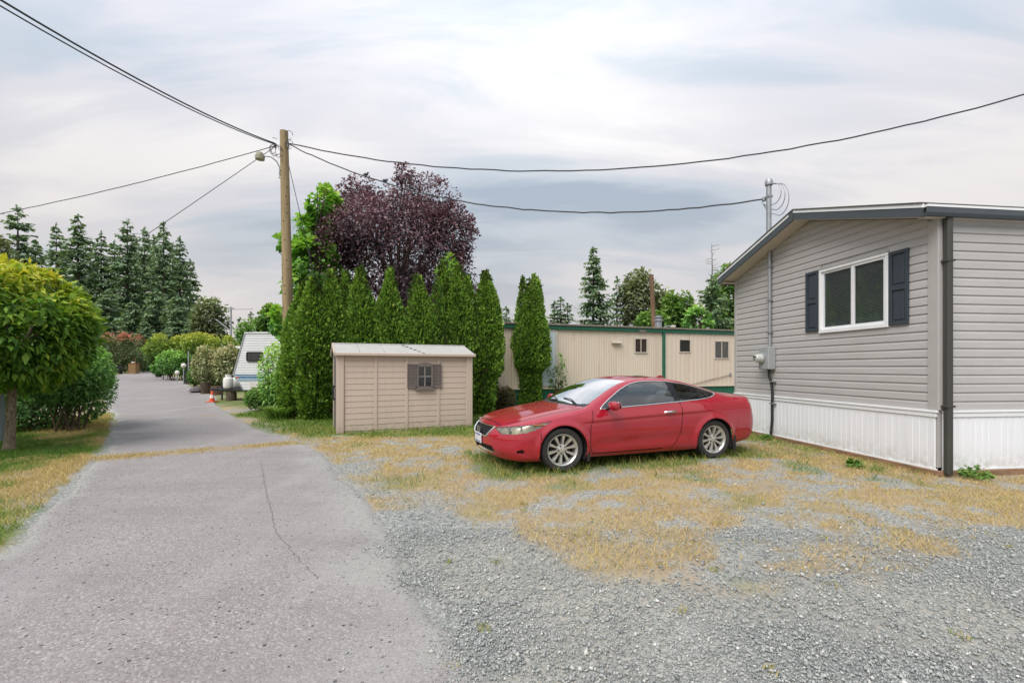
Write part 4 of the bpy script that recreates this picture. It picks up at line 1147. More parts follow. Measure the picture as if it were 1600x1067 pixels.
gt = thing('garden_gate', 'dark slatted garden gate with tall post beside the yellow-green hedge', 'gate', (*pp(294, 574, 27.5)[:2], float(tz(0, 27.5))))
for k in range(5): MB().box(-.3 + k * .13, -.3 + k * .13 + .1, 0, .03, 0, .8).build('slat', M_DARK, gt)
MB().box(-.32, .36, .031, .06, .15, .22).box(-.32, .36, .031, .06, .6, .67).build('rail', M_DARK, gt)
MB().tube([(-.05, .1, 0), (-.05, .1, 2.0)], .035, 8).build('post', M_GALV, gt)
MB().tube([(.55, .1, 0), (.55, .1, 1.2)], .05, 8).build('post', mat('grey_post', S(150, 140, 126), .8), gt)
for k, (px_, py_, Y) in enumerate(((287, 571, 27.2), (277, 582, 29.5))):
    q = pp(px_, py_, Y); g0 = float(tz(0, Y))
    l_ = thing('garden_lamp', ['white globe garden lamp left of the dark gate', 'lower white globe lamp beside the far hedge'][k], 'lamp', (q.x, q.y, g0))
    h_ = q.z - g0
    MB().tube([(0, 0, 0), (0, 0, h_)], .03, 6).build('stem', M_GALV, l_)
    MB().lathe([(0, -.14), (.1, -.1), (.14, 0), (.1, .1), (0, .14)], 12, c=(0, 0, h_)).build('globe', mat('white_globe', S(222, 216, 208), .4), l_, True)
for k, (px_, py_, Y, r_, h_) in enumerate(((322, 607, 22.0, .22, .55), (338, 606, 21.6, .25, .4))):
    q = pp(px_, py_, Y); l_ = thing('log_stump', ['taller dark stump left of the travel trailer', 'shorter reddish stump by the propane cylinder'][k], 'stump', (q.x, q.y, float(tz(0, Y))))
    MB().lathe([(r_ * 1.1, -.05), (r_, .1), (r_ * .93, h_), (0, h_ + .01)], 11).build('log', mat(['stump_dark', 'stump_red'][k], [S(74, 60, 48), S(104, 74, 58)][k], .9, var=.3, vscale=6), l_)
q = pp(308, 604, 22.5)
def rock(name, label, loc, s, seed, m):
    r = np.random.default_rng(seed); b = MB().lathe([(0, 0), (.6, .02), (1, .25), (.85, .6), (.45, .85), (0, .9)], 9)
    b.v = [tuple(np.array(p) * s * r.uniform(.85, 1.15, 3)) for p in b.v]
    o = b.build(name, m, None, True); o.location = loc; return tag(o, label, 'rock')
rock('rock', 'grey rock at the lane edge beyond the traffic cone', (q.x, q.y, float(tz(0, 22.5))), .34, 3, mat('rock_grey', S(100, 94, 92), .9, var=.3))
# old leaning pole behind the trailer home, grey post at the left edge
lp = thing('old_pole', 'weathered cut-off timber pole leaning behind the beige trailer home', 'pole', (*pp(1024, 574, 24)[:2], .3))
MB().tube([(0, 0, -.3), (-.06, 0, 3), (-.22, 0, 6.05)], [.14, .13, .115], 12).build('post', mat('old_pole_wood', S(124, 98, 76), .9, var=.35, vscale=3, stretch=(4, 4, .4), bump=.4), lp, True)
lq = MB().tube([(.1, -.1, 3.05), (.45, -.2, 3.3), (.75, -.25, 3.32)], .03, 6).build('lamp_arm', M_GALV, lp, True)
MB().lathe([(0, .06), (.13, .03), (.14, -.05), (0, -.1)], 12, c=(.85, -.25, 3.32)).build('lamp_head', M_FRAME, lq, True)
gpst = thing('metal_post', 'blue-grey metal post at the left picture edge behind the trunk', 'post', (*gp(1, 690), 0))
MB().tube([(0, 0, 0), (0, 0, 1.25)], .06, 10).build('tube', mat('post_blue_grey', S(128, 142, 150), .5, .3), gpst, True)
MB().lathe([(.07, 1.25), (.07, 1.28), (0, 1.3)], 10).build('cap', M_GALV, gpst)


# ------------------------------------------------------------------ vegetation
def unit(v):
    return v / (np.linalg.norm(v, axis=-1, keepdims=True) + 1e-9)


def rvec(r, n):
    return unit(r.normal(size=(n, 3)))


def leaves(P, axis, nrm, L, W, fold=.25, droop=0.0):
    """folded leaf quads: base, side, tip, side"""
    axis = unit(axis); side = unit(np.cross(axis, nrm)); nn = np.cross(side, axis)
    L = L[:, None]; W = W[:, None]
    a = P; c = P + axis * L - np.array([0, 0, 1.0]) * L * droop
    m = P + axis * L * .45
    b = m + side * W + nn * W * fold; d = m - side * W + nn * W * fold
    return np.stack([a, b, c, d], 1)


def leafmesh(name, quads, tint):
    n = len(quads)
    return npmesh(name, quads.reshape(-1, 3), np.arange(n * 4).reshape(n, 4), {'tint': np.repeat(np.clip(tint, 0, 1), 4)})


def branch_mesh(segs, n=6):
    b = MB()
    for pts, rs in segs: b.tube(pts, rs, n, cap=False)
    return b


M_BARK = mat('grey_bark', S(150, 136, 116), .95, vscale=26, stretch=(1.6, 1.6, .6), bump=1.0, bscale=30, col2=S(84, 74, 60))
M_BARKD = mat('dark_bark', S(78, 66, 56), .95, var=.3, vscale=8, stretch=(2, 2, .5), bump=.5, bscale=22)
M_TWIG = mat('twig_brown', S(84, 72, 54), .9)

# ---- columnar cedars
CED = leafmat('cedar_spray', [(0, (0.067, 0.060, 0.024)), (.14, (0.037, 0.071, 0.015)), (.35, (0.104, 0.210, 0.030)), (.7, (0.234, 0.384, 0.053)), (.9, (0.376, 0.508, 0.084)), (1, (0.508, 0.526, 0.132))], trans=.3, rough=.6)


def cedar_mesh(seed, h, prof, tips=((0, 0, 0),), n=17000):
    r = np.random.default_rng(seed)
    zs = np.linspace(0, 1, 60); pr = pchip(zs, [p[0] for p in prof], [p[1] for p in prof])
    w = pr * 1.0 + .04; cdf = np.cumsum(w) / w.sum()
    t = np.interp(r.random(n), cdf, zs); th = r.uniform(0, 2 * np.pi, n)
    lump = 1 + .27 * (fbm(th * 2.2 + seed, t * h * 1.7, 1.0, seed + 5, 3) - .5) * 2 * np.clip(1.4 - t, .3, 1)
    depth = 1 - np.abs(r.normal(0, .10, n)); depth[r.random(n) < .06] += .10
    rad = np.interp(t, zs, pr) * lump * depth
    P = np.stack([rad * np.cos(th), rad * np.sin(th), t * h], 1)
    P[:, 0] += .05 * np.sin(t * 4 + seed); P[:, 1] += .05 * np.cos(t * 5 + seed)
    k = r.integers(0, len(tips), n); T = np.array(tips)[k]
    up = sstep(t, .55, .95)[:, None]
    P[:, :2] = P[:, :2] * (1 - up * (0 if len(tips) == 1 else .35)) + T[:, :2] * up
    P[:, 2] += T[:, 2] * up[:, 0]
    out = np.stack([np.cos(th), np.sin(th), 0 * th], 1)
    ax = unit(out * r.uniform(.2, .9, (n, 1)) + np.array([0, 0, 1.0]) * r.uniform(.4, 1.2, (n, 1)) + r.normal(0, .35, (n, 3)))
    nr = unit(np.cross(out, np.array([0, 0, 1.0])) + r.normal(0, .7, (n, 3)))
    L = r.uniform(.055, .12, n); W = L * r.uniform(.22, .4, n)
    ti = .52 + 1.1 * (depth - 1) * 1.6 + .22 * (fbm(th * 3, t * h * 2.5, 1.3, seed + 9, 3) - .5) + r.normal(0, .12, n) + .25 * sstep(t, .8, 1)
    q = leaves(P, ax, nr, L, W, .15)
    # dense inner mass so that the column is not see-through
    m = 5200
    t2 = np.interp(r.random(m), cdf, zs); th2 = r.uniform(0, 2 * np.pi, m); rd = np.interp(t2, zs, pr) * r.uniform(.35, .82, m)
    P2 = np.stack([rd * np.cos(th2), rd * np.sin(th2), t2 * h], 1)
    k2 = np.array(tips)[r.integers(0, len(tips), m)]; up2 = sstep(t2, .55, .95)[:, None]
    P2[:, :2] = P2[:, :2] * (1 - up2 * (0 if len(tips) == 1 else .35)) + k2[:, :2] * up2
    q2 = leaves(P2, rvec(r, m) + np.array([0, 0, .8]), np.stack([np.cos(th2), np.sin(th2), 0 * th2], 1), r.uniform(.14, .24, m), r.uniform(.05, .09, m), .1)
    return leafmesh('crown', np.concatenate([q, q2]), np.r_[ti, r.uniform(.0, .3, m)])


PROF = [(0, .40), (.12, .52), (.3, .56), (.55, .54), (.70, .42), (.84, .23), (.94, .09), (1, .01)]
CV = [cedar_mesh(i, 4.1, [(a, b * (1 + .07 * math.sin(i * 3 + a * 9))) for a, b in PROF]) for i in range(4)]
CV_END = cedar_mesh(9, 4.1, [(0, .30), (.14, .36), (.24, .37), (.32, .52), (.5, .53), (.7, .42), (.88, .22), (.96, .08), (1, .01)])
CV_TWIN = cedar_mesh(12, 5.0, [(0, .46), (.2, .44), (.27, .45), (.34, .74), (.5, .78), (.66, .62), (.82, .42), (.94, .16), (1, .02)], ((-.24, 0, -.12), (.2, 0, .1), (.34, .1, .0), (.02, .1, -.25)), 24000)
TRUNK = MB().tube([(0, 0, -.05), (.01, 0, 1.6), (0, 0, 3.4)], [.06, .045, .015], 8)
ords = ['first', 'second', 'third', 'fourth', 'fifth', 'sixth', 'seventh', 'eighth', 'ninth', 'tenth', 'eleventh', 'twelfth']
row = [(470, 443, 13.35), (498, 437, 13.1), (520, 423, 13.2), (538, 427, 13.5), (566, 420, 13.4), (605, 421, 13.5), (646, 433, 13.6), (685, 414, 13.75), (714, 421, 13.9), (735, 434, 14.5), (757, 427, 14.05)]
cme = None
for i, (x, y, Y) in enumerate(row):
    top_ = pp(x, y, Y)
    o = thing('cedar_tree', 'columnar green cedar, ' + ords[i] + ' from the left in the hedge row', 'cedar', (top_.x, Y, 0), i * 1.7, 'cedars in the hedge row')
    tk = TRUNK.build('trunk', M_BARKD, o) if cme is None else link('trunk', cme, None, o)
    cme = tk.data
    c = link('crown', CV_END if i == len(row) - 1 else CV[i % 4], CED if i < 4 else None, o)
    s = top_.z / 4.1
    o.rotation_euler = (R(1.8 * math.sin(i * 4.1)), R(1.8 * math.cos(i * 2.7)), i * 1.7)
    c.scale = ((1.0, 1.0, s) if i > 1 else (1.12, 1.12, s))
    if i == len(row) - 1 and not CV_END.materials: CV_END.materials.append(CED)
tw = thing('cedar_tree', 'double-topped cedar standing alone before the beige trailer home', 'cedar', (.60, 16.0, 0), 0, None)
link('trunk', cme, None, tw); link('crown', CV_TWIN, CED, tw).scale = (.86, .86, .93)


# ---- broad-leaved crowns
def crown_quads(seed, n, c, rad, L, wr=.32, clusters=160, cl_r=.28, shell=.55, zflat=0.0, down=.35, gap=.0, jit=.5):
    """leaves gathered in clusters through an ellipsoid; returns quads, relative height, outwardness"""
    r = np.random.default_rng(seed); rad = np.array(rad, float)
    cc = rvec(r, clusters) * (shell + (1 - shell) * r.random((clusters, 1)) ** .6)
    cc[:, 2] = np.maximum(cc[:, 2], -1 + zflat)
    cw = r.uniform(.4, 1.0, clusters); cw /= cw.sum()
    k = r.choice(clusters, n, p=cw)
    off = r.normal(0, cl_r, (n, 3)) * r.uniform(.6, 1.1, (n, 1))
    q = cc[k] + off
    rr = np.linalg.norm(q, axis=1)
    over = rr > 1.06; q[over] *= (1.06 * r.uniform(.9, 1.02, over.sum()) / rr[over])[:, None]
    rr = np.linalg.norm(q, axis=1)
    P = q * rad + np.array(c)
    out = unit(q)
    ax = unit(out * .7 + rvec(r, n) * jit * 1.5 + np.array([0, 0, -down]))
    nr = unit(out * .5 + np.array([0, 0, .8]) + rvec(r, n) * .6)
    LL = L * np.clip(r.lognormal(-.08, .28, n), .4, 1.6)
    return leaves(P, ax, nr, LL, LL * wr * r.uniform(.8, 1.2, n), .2, .1), q, rr, r


def limbs(base, topz, targets, r0, seed):
    r = random.Random(seed); segs = []
    b = Vector(base)
    fork = b + Vector((0, 0, topz))
    segs.append(([b + Vector((0, 0, -.05)), b.lerp(fork, .5) + Vector((r.uniform(-.03, .03), 0, 0)), fork], [r0 * 1.15, r0, r0 * .85]))
    for t in targets:
        t = Vector(t); m = fork.lerp(t, .5) + Vector((r.uniform(-.1, .1), r.uniform(-.1, .1), .12 * (t - fork).length))
        segs.append(([fork + Vector((0, 0, -.1)), m, t], [r0 * .6, r0 * .38, r0 * .1]))
        for k in range(3):
            e = t + Vector((r.uniform(-.5, .5), r.uniform(-.5, .5), r.uniform(-.2, .5))) * (t - fork).length * .22
            segs.append(([m, m.lerp(e, .6), e], [r0 * .3, r0 * .18, r0 * .05]))
    return branch_mesh(segs)


def broadtree(name, label, cat, loc, n, c, rad, L, m, seed, tintf, trunk_h, r0, group=None, part='crown', bark=None, **kw):
    o = thing(name, label, cat, loc, 0, group)
    q, rel, rr, r = crown_quads(seed, n, c, rad, L, **kw)
    link(part, leafmesh(part, q, tintf(rel, rr, r)), m, o)
    tg = [Vector(c) + Vector(tuple(rvec(np.random.default_rng(seed + 3 + k), 1)[0] * np.array(rad) * .75)) for k in range(9)]
    limbs((0, 0, 0), trunk_h, tg, r0, seed).build('trunk', bark or M_BARKD, o, True)
    return o


# yellow-green ball tree on the left
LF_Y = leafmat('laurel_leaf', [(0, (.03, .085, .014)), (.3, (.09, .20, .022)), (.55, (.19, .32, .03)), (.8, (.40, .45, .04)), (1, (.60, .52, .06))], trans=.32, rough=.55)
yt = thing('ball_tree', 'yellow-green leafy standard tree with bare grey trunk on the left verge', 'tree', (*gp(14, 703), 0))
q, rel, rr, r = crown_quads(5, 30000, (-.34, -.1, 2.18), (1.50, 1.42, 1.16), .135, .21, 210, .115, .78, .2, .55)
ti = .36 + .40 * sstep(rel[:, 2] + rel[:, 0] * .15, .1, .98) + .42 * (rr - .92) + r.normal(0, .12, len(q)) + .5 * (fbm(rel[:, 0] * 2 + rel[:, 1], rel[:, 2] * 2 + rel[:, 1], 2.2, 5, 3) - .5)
# stray new shoots standing out of the crown
SQ = []; ST = []
for k in range(130):
    d_ = rvec(r, 1)[0]
    if d_[2] < -.35: continue
    p0 = d_ * np.array([1.50, 1.42, 1.16]) * .93 + np.array([-.34, -.1, 2.18]); g_ = unit(d_ + np.array([0, 0, .7]) + r.normal(0, .25, 3)); l_ = r.uniform(.15, .38); m_ = 13
    tt_ = np.linspace(.2, 1, m_)[:, None]
    P_ = p0 + g_ * l_ * tt_ - np.array([0, 0, .1]) * l_ * tt_ ** 2
    SQ.append(leaves(P_, g_ * .5 + rvec(r, m_) * .8, rvec(r, m_) + np.array([0, 0, 1.0]), r.uniform(.06, .13, m_), r.uniform(.014, .026, m_), .2, .15)); ST.append(np.clip(.48 + .35 * d_[2] + r.normal(0, .1, m_), 0, 1))
q = np.concatenate([q] + SQ); ti = np.r_[ti, np.concatenate(ST)]
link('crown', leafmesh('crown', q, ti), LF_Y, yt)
MB().tube([(0, 0, -.05), (.015, 0, .12), (.03, .0, .5), (.05, 0, .9), (.06, 0, 1.35), (.08, 0, 1.9)], [.10, .078, .068, .064, .062, .055], 16).build('trunk', M_BARK, yt, True)
tg = [(-.3 + 1.0 * math.cos(k * .785), -.1 + 1.0 * math.sin(k * .785), 2.1 + .5 * (k % 3)) for k in range(8)]
limbs((.07, 0, 1.2), .3, tg, .05, 4).build('limb', M_BARK, yt, True)

# loose dark shrub behind it
LF_D = leafmat('privet_leaf', [(0, (0.042, 0.109, 0.033)), (.4, (0.139, 0.302, 0.071)), (.7, (0.302, 0.542, 0.126)), (1, (0.603, 0.750, 0.196))], trans=.28, rough=.45)
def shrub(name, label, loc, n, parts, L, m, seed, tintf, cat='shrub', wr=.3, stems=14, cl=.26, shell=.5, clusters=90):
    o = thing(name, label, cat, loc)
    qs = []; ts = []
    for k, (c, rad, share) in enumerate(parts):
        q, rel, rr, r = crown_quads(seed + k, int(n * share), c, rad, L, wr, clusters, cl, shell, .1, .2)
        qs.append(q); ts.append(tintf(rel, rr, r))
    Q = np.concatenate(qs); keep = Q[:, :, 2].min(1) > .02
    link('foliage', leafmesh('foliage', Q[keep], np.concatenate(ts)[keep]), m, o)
    rr_ = random.Random(seed); b = MB()
    for k in range(stems):
        c, rad, _ = parts[k % len(parts)]
        e = Vector(c) + Vector((rr_.uniform(-.85, .85) * rad[0], rr_.uniform(-.8, .8) * rad[1], rr_.uniform(-.1, .75) * rad[2]))
        a = Vector((c[0] + rr_.uniform(-.3, .3) * rad[0], c[1] + rr_.uniform(-.3, .3) * rad[1], -.03))
        b.tube([a, a.lerp(e, .5) + Vector((0, 0, .1)), e], [.022, .014, .004], 5, cap=False)
    b.build('stem', M_TWIG, o, True)
    return o
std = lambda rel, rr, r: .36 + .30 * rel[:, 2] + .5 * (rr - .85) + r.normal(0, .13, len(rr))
shrub('privet_shrub', 'loose dark green shrub behind the yellow-green ball tree', (-10.75, 10.6, 0), 30000, [((-.6, .3, .95), (1.5, 1.1, 1.0), .5), ((.5, -.1, 1.35), (.80, .8, .75), .3), ((-2.2, .5, 1.0), (1.3, 1.0, 1.0), .2)], .075, LF_D, 31, std, stems=46)

# purple-leaved plum, green maple beside it
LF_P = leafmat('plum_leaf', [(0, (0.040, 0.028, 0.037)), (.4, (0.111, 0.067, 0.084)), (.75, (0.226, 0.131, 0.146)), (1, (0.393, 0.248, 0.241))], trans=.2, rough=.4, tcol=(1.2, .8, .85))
PY = 17.2
pc = pp(622, 400, PY)
pt = thing('plum_tree', 'large purple-leaved plum tree rising behind the cedar hedge', 'tree', (pc.x, PY, 0))
qs = []; ts = []
for k, (px_, py_, rx_, rz_c, n, sh) in enumerate(((615, 405, 116, 92, 23000, .35), (655, 325, 66, 54, 5600, .45), (552, 350, 66, 62, 6500, .45), (705, 372, 42, 54, 3600, .5), (512, 405, 34, 55, 3400, .45), (724, 440, 26, 62, 2000, .5), (632, 274, 16, 18, 420, .4), (560, 295, 30, 24, 900, .4))):
    c = pp(px_, py_, PY); s_ = PY / FPX
    q, rel, rr, r = crown_quads(60 + k, n, (c.x - pc.x, .3 * math.sin(k), c.z), (rx_ * s_, rx_ * s_ * .9, rz_c * s_), .108, .31, 120 if n > 4000 else 46, .17, sh, 0, .3)
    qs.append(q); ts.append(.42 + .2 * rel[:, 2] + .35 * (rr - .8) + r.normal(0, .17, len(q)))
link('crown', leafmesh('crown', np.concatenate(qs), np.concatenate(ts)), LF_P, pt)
tg = [pp(a, b_, PY) - Vector((pc.x, PY, 0)) for a, b_ in ((560, 330), (600, 320), (655, 290), (700, 350), (725, 420), (530, 400), (640, 360), (590, 380), (680, 400), (633, 290))]
limbs((0, 0, 0), 3.2, tg, .17, 8).build('trunk', M_BARKD, pt, True)
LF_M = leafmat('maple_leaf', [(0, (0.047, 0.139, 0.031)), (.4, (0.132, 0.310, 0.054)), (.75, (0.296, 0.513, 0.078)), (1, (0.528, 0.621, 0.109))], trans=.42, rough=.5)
mc = pp(495, 400, 15.9)
mp = thing('maple_tree', 'bright green maple between the utility pole and the plum tree', 'tree', (mc.x, 15.9, 0))
qs = []; ts = []
for k, (px_, py_, rx_, rz_c, n) in enumerate(((500, 320, 20, 28, 420), (478, 365, 22, 30, 450), (490, 410, 36, 40, 1100), (462, 400, 14, 30, 260), (470, 445, 26, 30, 500), (520, 330, 10, 34, 160), (440, 375, 7, 14, 50), (436, 500, 14, 26, 260))):
    c = pp(px_, py_, 15.9); s_ = 15.9 / FPX
    q, rel, rr, r = crown_quads(90 + k, n, (c.x - mc.x, .1, c.z), (rx_ * s_, rx_ * s_, rz_c * s_), .20, .42, 26, .2, .5, 0, .5)
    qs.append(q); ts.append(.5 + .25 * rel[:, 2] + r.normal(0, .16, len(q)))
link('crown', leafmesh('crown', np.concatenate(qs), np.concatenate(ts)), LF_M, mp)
limbs((0, 0, 0), 2.5, [pp(a, b_, 15.9) - Vector((mc.x, 15.9, 0)) for a, b_ in ((500, 305), (478, 350), (505, 390), (470, 440), (445, 380), (440, 495))], .09, 9).build('trunk', M_BARKD, mp, True)
gs = thing('pale_sapling', 'pale green sapling showing between cedar tops and plum leaves', 'tree', (*pp(700, 440, 15.6)[:2], 0))  # pale leaf tint over the whole crown
c = pp(700, 432, 15.6)
q, rel, rr, r = crown_quads(120, 700, (0, 0, c.z), (.38, .38, .75), .13, .36, 30, .22, .4)
link('crown', leafmesh('crown', q, .6 + r.normal(0, .15, len(q))), LF_M, gs)
limbs((0, 0, 0), 2.6, [(.1, 0, c.z + .3), (-.15, 0, c.z)], .04, 10).build('trunk', M_BARKD, gs, True)


# ---- conifers
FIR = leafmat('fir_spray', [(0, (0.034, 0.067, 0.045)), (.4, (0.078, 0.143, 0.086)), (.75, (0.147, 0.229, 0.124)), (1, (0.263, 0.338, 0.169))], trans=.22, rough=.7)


def fir_mesh(seed, h, rbase, n_whorl, spray, dens=1.0, z0=.06, droop=.25, thin=.0, power=.8, gaps=.12):
    r = np.random.default_rng(seed); P = []; A = []; N = []; L = []; T = []; segs = []
    for k in range(n_whorl):
        f = z0 + (1 - z0) * (k / n_whorl) ** .9 + r.normal(0, .006)
        rad = rbase * (1 - f) ** power * r.uniform(.75, 1.12) + .12
        if f < .3: rad *= .65 + f * 1.15
        nb = r.integers(5, 8)
        for b in range(nb):
            if r.random() < gaps: continue
            a = r.uniform(0, 2 * np.pi); rl = rad * r.uniform(.6, 1.12)
            d = np.array([math.cos(a), math.sin(a), 0.0]); z = f * h
            tipz = z + rl * (r.uniform(-droop * 1.4, -droop * .2) + .35 * f)
            n = max(3, int(rl / spray * 3.2 * dens))
            t = np.sort(r.uniform(.12, 1.0, n))
            p = d[None] * (rl * t)[:, None] + np.stack([0 * t, 0 * t, z + (tipz - z) * t ** 1.3], 1) + r.normal(0, .05 * rl + .04, (n, 3)) * [1, 1, .55]
            P.append(p)
            sd = np.array([-d[1], d[0], 0]); s_ = r.choice([-1, 1], n)
            A.append(d[None] * r.uniform(.4, 1, (n, 1)) + sd[None] * (s_ * r.uniform(.2, .9, n))[:, None] + np.stack([0 * t, 0 * t, r.uniform(-.75, .12, n)], 1))
            N.append(np.tile([0, 0, 1.0], (n, 1)) + r.normal(0, .45, (n, 3)))
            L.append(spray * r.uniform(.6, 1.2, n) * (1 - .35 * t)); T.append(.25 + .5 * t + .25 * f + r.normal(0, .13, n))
            if rl > .8: segs.append(([(0, 0, z), tuple(d * rl * .85 + np.array([0, 0, z + (tipz - z) * .8]))], [.035, .01]))
    # leader
    P.append(np.stack([r.normal(0, .03, 14), r.normal(0, .03, 14), np.linspace(.96, 1.0, 14) * h], 1)); A.append(r.normal(0, .4, (14, 3)) + [0, 0, .9]); N.append(r.normal(0, 1, (14, 3))); L.append(np.full(14, spray * .6)); T.append(np.full(14, .7))
    P, A, N, L, T = map(np.concatenate, (P, A, N, L, T))
    q = leaves(P, A, N, L, L * r.uniform(.22, .40, len(L)), .1, .12)
    me = leafmesh('crown', q, T)
    me.materials.append(FIR)
    b = MB().tube([(0, 0, -.3), (0, 0, h * .5), (0, 0, h * .985)], [h * .013 + .05, h * .009 + .03, .02], 8)
    for s_ in segs[::2]: b.tube(s_[0], s_[1], 4, cap=False)
    tm = bpy.data.meshes.new('trunk'); tm.from_pydata(b.v, [], b.f); tm.materials.append(M_BARKD)
    return me, tm, h


def put_fir(label, px_, py_, Y, proto, group, wide=1.0, rot=0.0, name='fir_tree'):
    me, tm, h = proto; t = pp(px_, py_, Y); g0 = float(tz(0, Y))
    o = thing(name, label, 'tree', (t.x, Y, g0 - .1), rot, group)
    s = (t.z - g0) / h
    for nm, m in (('crown', me), ('trunk', tm)):
        c = link(nm, m, None, o); c.scale = (s * wide, s * wide, s)
    return o


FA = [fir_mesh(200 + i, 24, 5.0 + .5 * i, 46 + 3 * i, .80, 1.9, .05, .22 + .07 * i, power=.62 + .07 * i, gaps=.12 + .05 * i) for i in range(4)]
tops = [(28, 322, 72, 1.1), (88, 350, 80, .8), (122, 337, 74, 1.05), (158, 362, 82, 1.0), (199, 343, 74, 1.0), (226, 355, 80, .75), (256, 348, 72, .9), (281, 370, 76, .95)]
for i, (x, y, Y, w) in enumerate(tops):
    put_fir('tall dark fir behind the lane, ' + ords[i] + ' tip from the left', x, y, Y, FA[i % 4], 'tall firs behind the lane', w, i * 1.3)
for i, (x, y, Y) in enumerate(((56, 376, 84), (104, 382, 88), (141, 374, 86), (179, 377, 88), (213, 374, 86), (240, 368, 85), (270, 380, 84), (297, 405, 82))):
    put_fir('fir filling the gap behind the tall firs, ' + ords[i] + ' of the back row from the left', x, y, Y, FA[(i + 2) % 4], 'back row of firs', 1.15, i * 2.3 + .5)
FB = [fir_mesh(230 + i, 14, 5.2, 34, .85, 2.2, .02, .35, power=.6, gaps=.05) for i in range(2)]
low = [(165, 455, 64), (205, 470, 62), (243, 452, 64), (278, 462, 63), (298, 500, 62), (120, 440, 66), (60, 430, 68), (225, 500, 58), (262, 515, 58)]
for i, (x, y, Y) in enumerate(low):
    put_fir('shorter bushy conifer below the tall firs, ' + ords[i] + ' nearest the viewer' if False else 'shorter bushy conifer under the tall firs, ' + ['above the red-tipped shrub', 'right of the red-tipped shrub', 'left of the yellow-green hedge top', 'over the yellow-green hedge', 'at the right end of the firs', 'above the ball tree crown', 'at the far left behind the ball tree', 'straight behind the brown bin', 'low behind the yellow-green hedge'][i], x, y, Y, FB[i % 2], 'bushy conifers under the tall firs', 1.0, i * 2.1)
FC = fir_mesh(250, 13, 3.6, 48, .50, 2.2, .02, .28, power=.78, gaps=.05)
FD = fir_mesh(251, 11, 2.0, 34, .48, 1.6, .03, .2, gaps=.2)
put_fir('tall dense spruce above the beige trailer home roof', 927, 386, 40, FC, None, .95, 0, 'spruce_tree')
put_fir('slim sparse conifer right of the tall spruce', 964, 432, 45, FD, None, .9, 1)
for i, (x, y) in enumerate(((866, 470), (876, 464), (887, 473), (791, 478))):
    put_fir(['left', 'middle', 'right'][i] + ' tip of the three small far conifers above the trailer roof' if i < 3 else 'small far conifer tip left of the double cedar', x, y, 52, FD, 'small far conifers', 1.5, i)
FE = fir_mesh(252, 9.0, 3.0, 24, .42, 3.0, .03, .05, power=.62, gaps=.18)
put_fir('layered green fir with bare top leader beside the grey home roof', 1112, 430, 26, FE, None, 1.0, .5)
ld = pp(1112, 432, 26)
lo = thing('dead_leader', 'bare spindly dead treetop above the layered green fir', 'treetop', (ld.x, 26, ld.z - .8))
b = MB().tube([(0, 0, 0), (.03, 0, 1.4), (0, 0, 2.65)], [.04, .025, .01], 6)
rp = random.Random(5)
for k in range(16):
    zz = .8 + k * .115; a = rp.uniform(0, 6.28); l_ = rp.uniform(.25, .55) * (1.15 - .3 * k / 16)
    b.tube([(0, 0, zz), (l_ * .6 * math.cos(a), l_ * .6 * math.sin(a), zz + .04), (l_ * math.cos(a), l_ * math.sin(a), zz + .1)], [.012, .01, .005], 4)
b.build('twig', M_TWIG, lo)
for i, (x, y) in enumerate(((375, 495), (392, 487), (412, 500))):
    put_fir(['left', 'middle', 'right'][i] + ' of three small far conifers behind the travel trailer', x, y, 75, FD, 'far conifers behind the travel trailer', 1.3, i)


# ---- far broad-leaved trees and garden shrubs
LF_O = leafmat('alder_leaf', [(0, (0.064, 0.082, 0.040)), (.5, (0.154, 0.190, 0.090)), (1, (0.324, 0.360, 0.180))], trans=.25)
LF_G = leafmat('bright_leaf', [(0, (0.031, 0.085, 0.019)), (.5, (0.116, 0.231, 0.046)), (1, (0.293, 0.416, 0.092))], trans=.35)
LF_H = leafmat('golden_hedge_leaf', [(0, (0.029, 0.071, 0.017)), (.35, (0.108, 0.187, 0.029)), (.7, (0.316, 0.389, 0.057)), (1, (0.575, 0.517, 0.101))], trans=.3)
LF_R = leafmat('photinia_leaf', [(0, (0.026, 0.059, 0.024)), (.4, (0.084, 0.126, 0.050)), (.62, (0.202, 0.202, 0.101)), (.78, (0.437, 0.168, 0.118)), (1, (0.638, 0.202, 0.168))], trans=.25)
LF_V = leafmat('variegated_leaf', [(0, (0.044, 0.077, 0.028)), (.4, (0.176, 0.220, 0.099)), (.7, (0.418, 0.396, 0.209)), (1, (0.638, 0.572, 0.374))], trans=.25)


def farbroad(label, px_, py0, py1, wpx, Y, n, m, seed, L, group=None, name='broadleaf_tree', shell=.5, tint=std):
    s_ = Y / FPX; g0 = float(tz(0, Y)); t = pp(px_, py0, Y).z - g0; bt = pp(px_, py1, Y).z - g0
    bt = max(bt, .1 * t)
    return broadtree(name, label, 'tree', (pp(px_, 574, Y).x, Y, g0), n, (0, 0, (t + bt) / 2), (wpx / 2 * s_, wpx / 2 * s_, (t - bt) / 2), L, m, seed, tint, max(bt, .3 * t), .02 * t, group, clusters=70, cl_r=.2, shell=shell, wr=.4)


